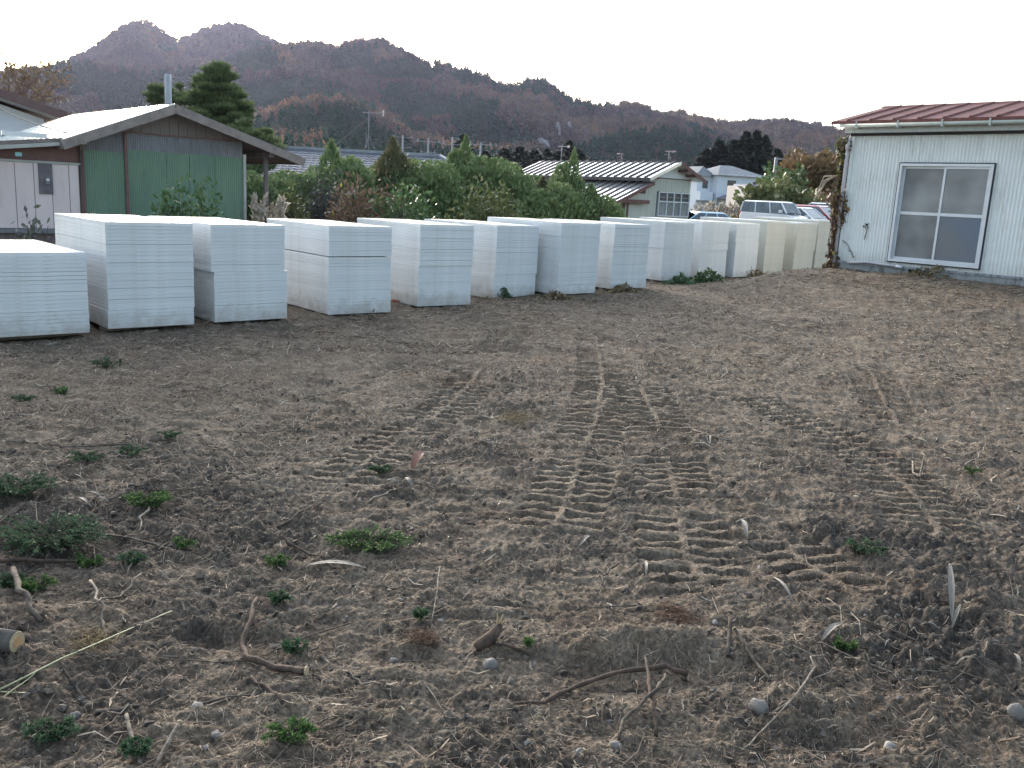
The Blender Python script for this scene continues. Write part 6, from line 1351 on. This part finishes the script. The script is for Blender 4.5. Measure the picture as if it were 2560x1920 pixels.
for k, a_ in enumerate([('green weed patch at the foot of the stack before the blue car', 1770, 706, 110, 36, 420, L_green), ('darker green weed tuft at the foot of a grey white stack', 1700, 712, 70, 30, 260, L_sprig_blue), ('small dark weed growing at the foot of a white stack', 1258, 746, 44, 34, 160, L_sprig_blue), ('dry weed tuft on the rise before the cream stacks', 1880, 694, 90, 26, 240, L_straw),
    ('dry weeds on the rise at the foot of the vine', 2060, 676, 110, 34, 320, L_brown), ('straw tuft at the corner of the shed foundation', 2150, 690, 100, 26, 260, L_straw), ('dry weeds along the middle of the shed foundation', 2330, 712, 140, 26, 300, L_straw), ('dry straw tuft at the foot of the stack with bright peaked top', 1560, 730, 90, 22, 220, L_straw), ('straw tuft between two stack corners beside the dark gap', 1390, 748, 90, 22, 220, L_straw)]):
    weed(*a_, 800+k)
straw(1500, 9, 8, 24, 0.6, .08, .25, .002, .004, L_straw, 'stubble_litter', .03, True)
# thin straight twigs, thickest in the heap of clippings
def twigs(n, seed, centre, spread, l0, l1, r0, r1, mat):
    rng = np.random.default_rng(seed); mb = MB()
    for k in range(n):
        if centre is None: x, y = field_points(1, 2.1, 10, rng, 1.1); x, y = float(x[0]), float(y[0])
        else: c = on_ground(*centre); x = c[0]+rng.normal()*spread[0]; y = c[1]+rng.normal()*spread[1]
        L = l0+(l1-l0)*rng.random()**2; a = rng.random()*6.28; d = np.array([math.cos(a), math.sin(a)])*L/2; b = rng.normal(size=2)*L*.06
        z0 = ground_z(x-d[0], y-d[1]); z1 = ground_z(x+d[0], y+d[1]); zm = max(ground_z(x, y), (z0+z1)/2)-.004; r = r0+(r1-r0)*rng.random()**2
        mb.tube([(x-d[0], y-d[1], z0+.004), (x+b[0], y+b[1], zm+.008), (x+d[0], y+d[1], z1+.006+.04*rng.random()**3)], [r, r*.8, r*.5], 4)
    tag(part(None, 'twig_litter', mb, mat), kind='stuff')
twigs(420, 1, None, None, .06, .38, .0012, .0035, M_stick); twigs(260, 2, None, None, .05, .26, .001, .003, M_stick_pale)
twigs(170, 3, (150, 1240), (.55, .75), .10, .6, .0015, .005, M_stick); twigs(110, 4, (170, 1230), (.5, .7), .08, .45, .0012, .004, M_stick_pale); twigs(60, 5, (120, 1010), (.7, .8), .10, .5, .002, .006, M_stick_pale)
# ochre straw and root fibres
def fibre(lab, px, py, wpx, n, mat, seed):
    p = on_ground(px, py); r = np.linalg.norm(p-EYE); W = wpx*r/FOC/2; t = thing('fibre_tuft', lab, 'root fibres', (p[0], p[1], p[2])); rng = np.random.default_rng(seed); V = []; 
    x = rng.normal(size=n)*W*.5; y = rng.normal(size=n)*W*.55; z = np.abs(rng.normal(size=n))*.015+.006; P = np.stack([x, y, z], 1); P[:, 2] += np.array([soil_at(np.array([p[0]+a]), np.array([p[1]+b]))[0][0]-p[2] for a, b in zip(x, y)]); u = nrm(rng.normal(size=(n, 3))*np.array([1, 1, .3])); w = nrm(np.cross(u, rng.normal(size=(n, 3)))); s = (.015+.035*rng.random(n))[:, None]; V, F = diamonds(P, u*s, w*.0012)
    link('fibre', np_mesh('fibre', V, F, mat, np.repeat(rng.random(n), 4)), t)['kind'] = 'stuff'; part(t, 'strand', MB().tube([(-W*.6, 0, .02), (0, .02, .04), (W*.6, 0, .015)], [.002, .002, .001], 4), M_stick_red)
L_ochre = leaf_mat('ochre_fibre', [(0, (.16, .115, .055)), (1, (.29, .22, .12))], 0, .9); L_redf = leaf_mat('red_fibre', [(0, (.12, .07, .046)), (1, (.22, .135, .09))], 0, .9)
fibre('ochre straw patch in the middle of the plot', 1290, 1050, 110, 500, L_ochre, 1); fibre('reddish root fibres tangled on the dark clods', 1690, 1545, 110, 420, L_redf, 2); fibre('brown fibrous root ball above the rounded stone', 1055, 1605, 70, 350, L_redf, 3); fibre('ochre straw patch by the long sheath strip', 230, 1610, 90, 300, L_ochre, 4)
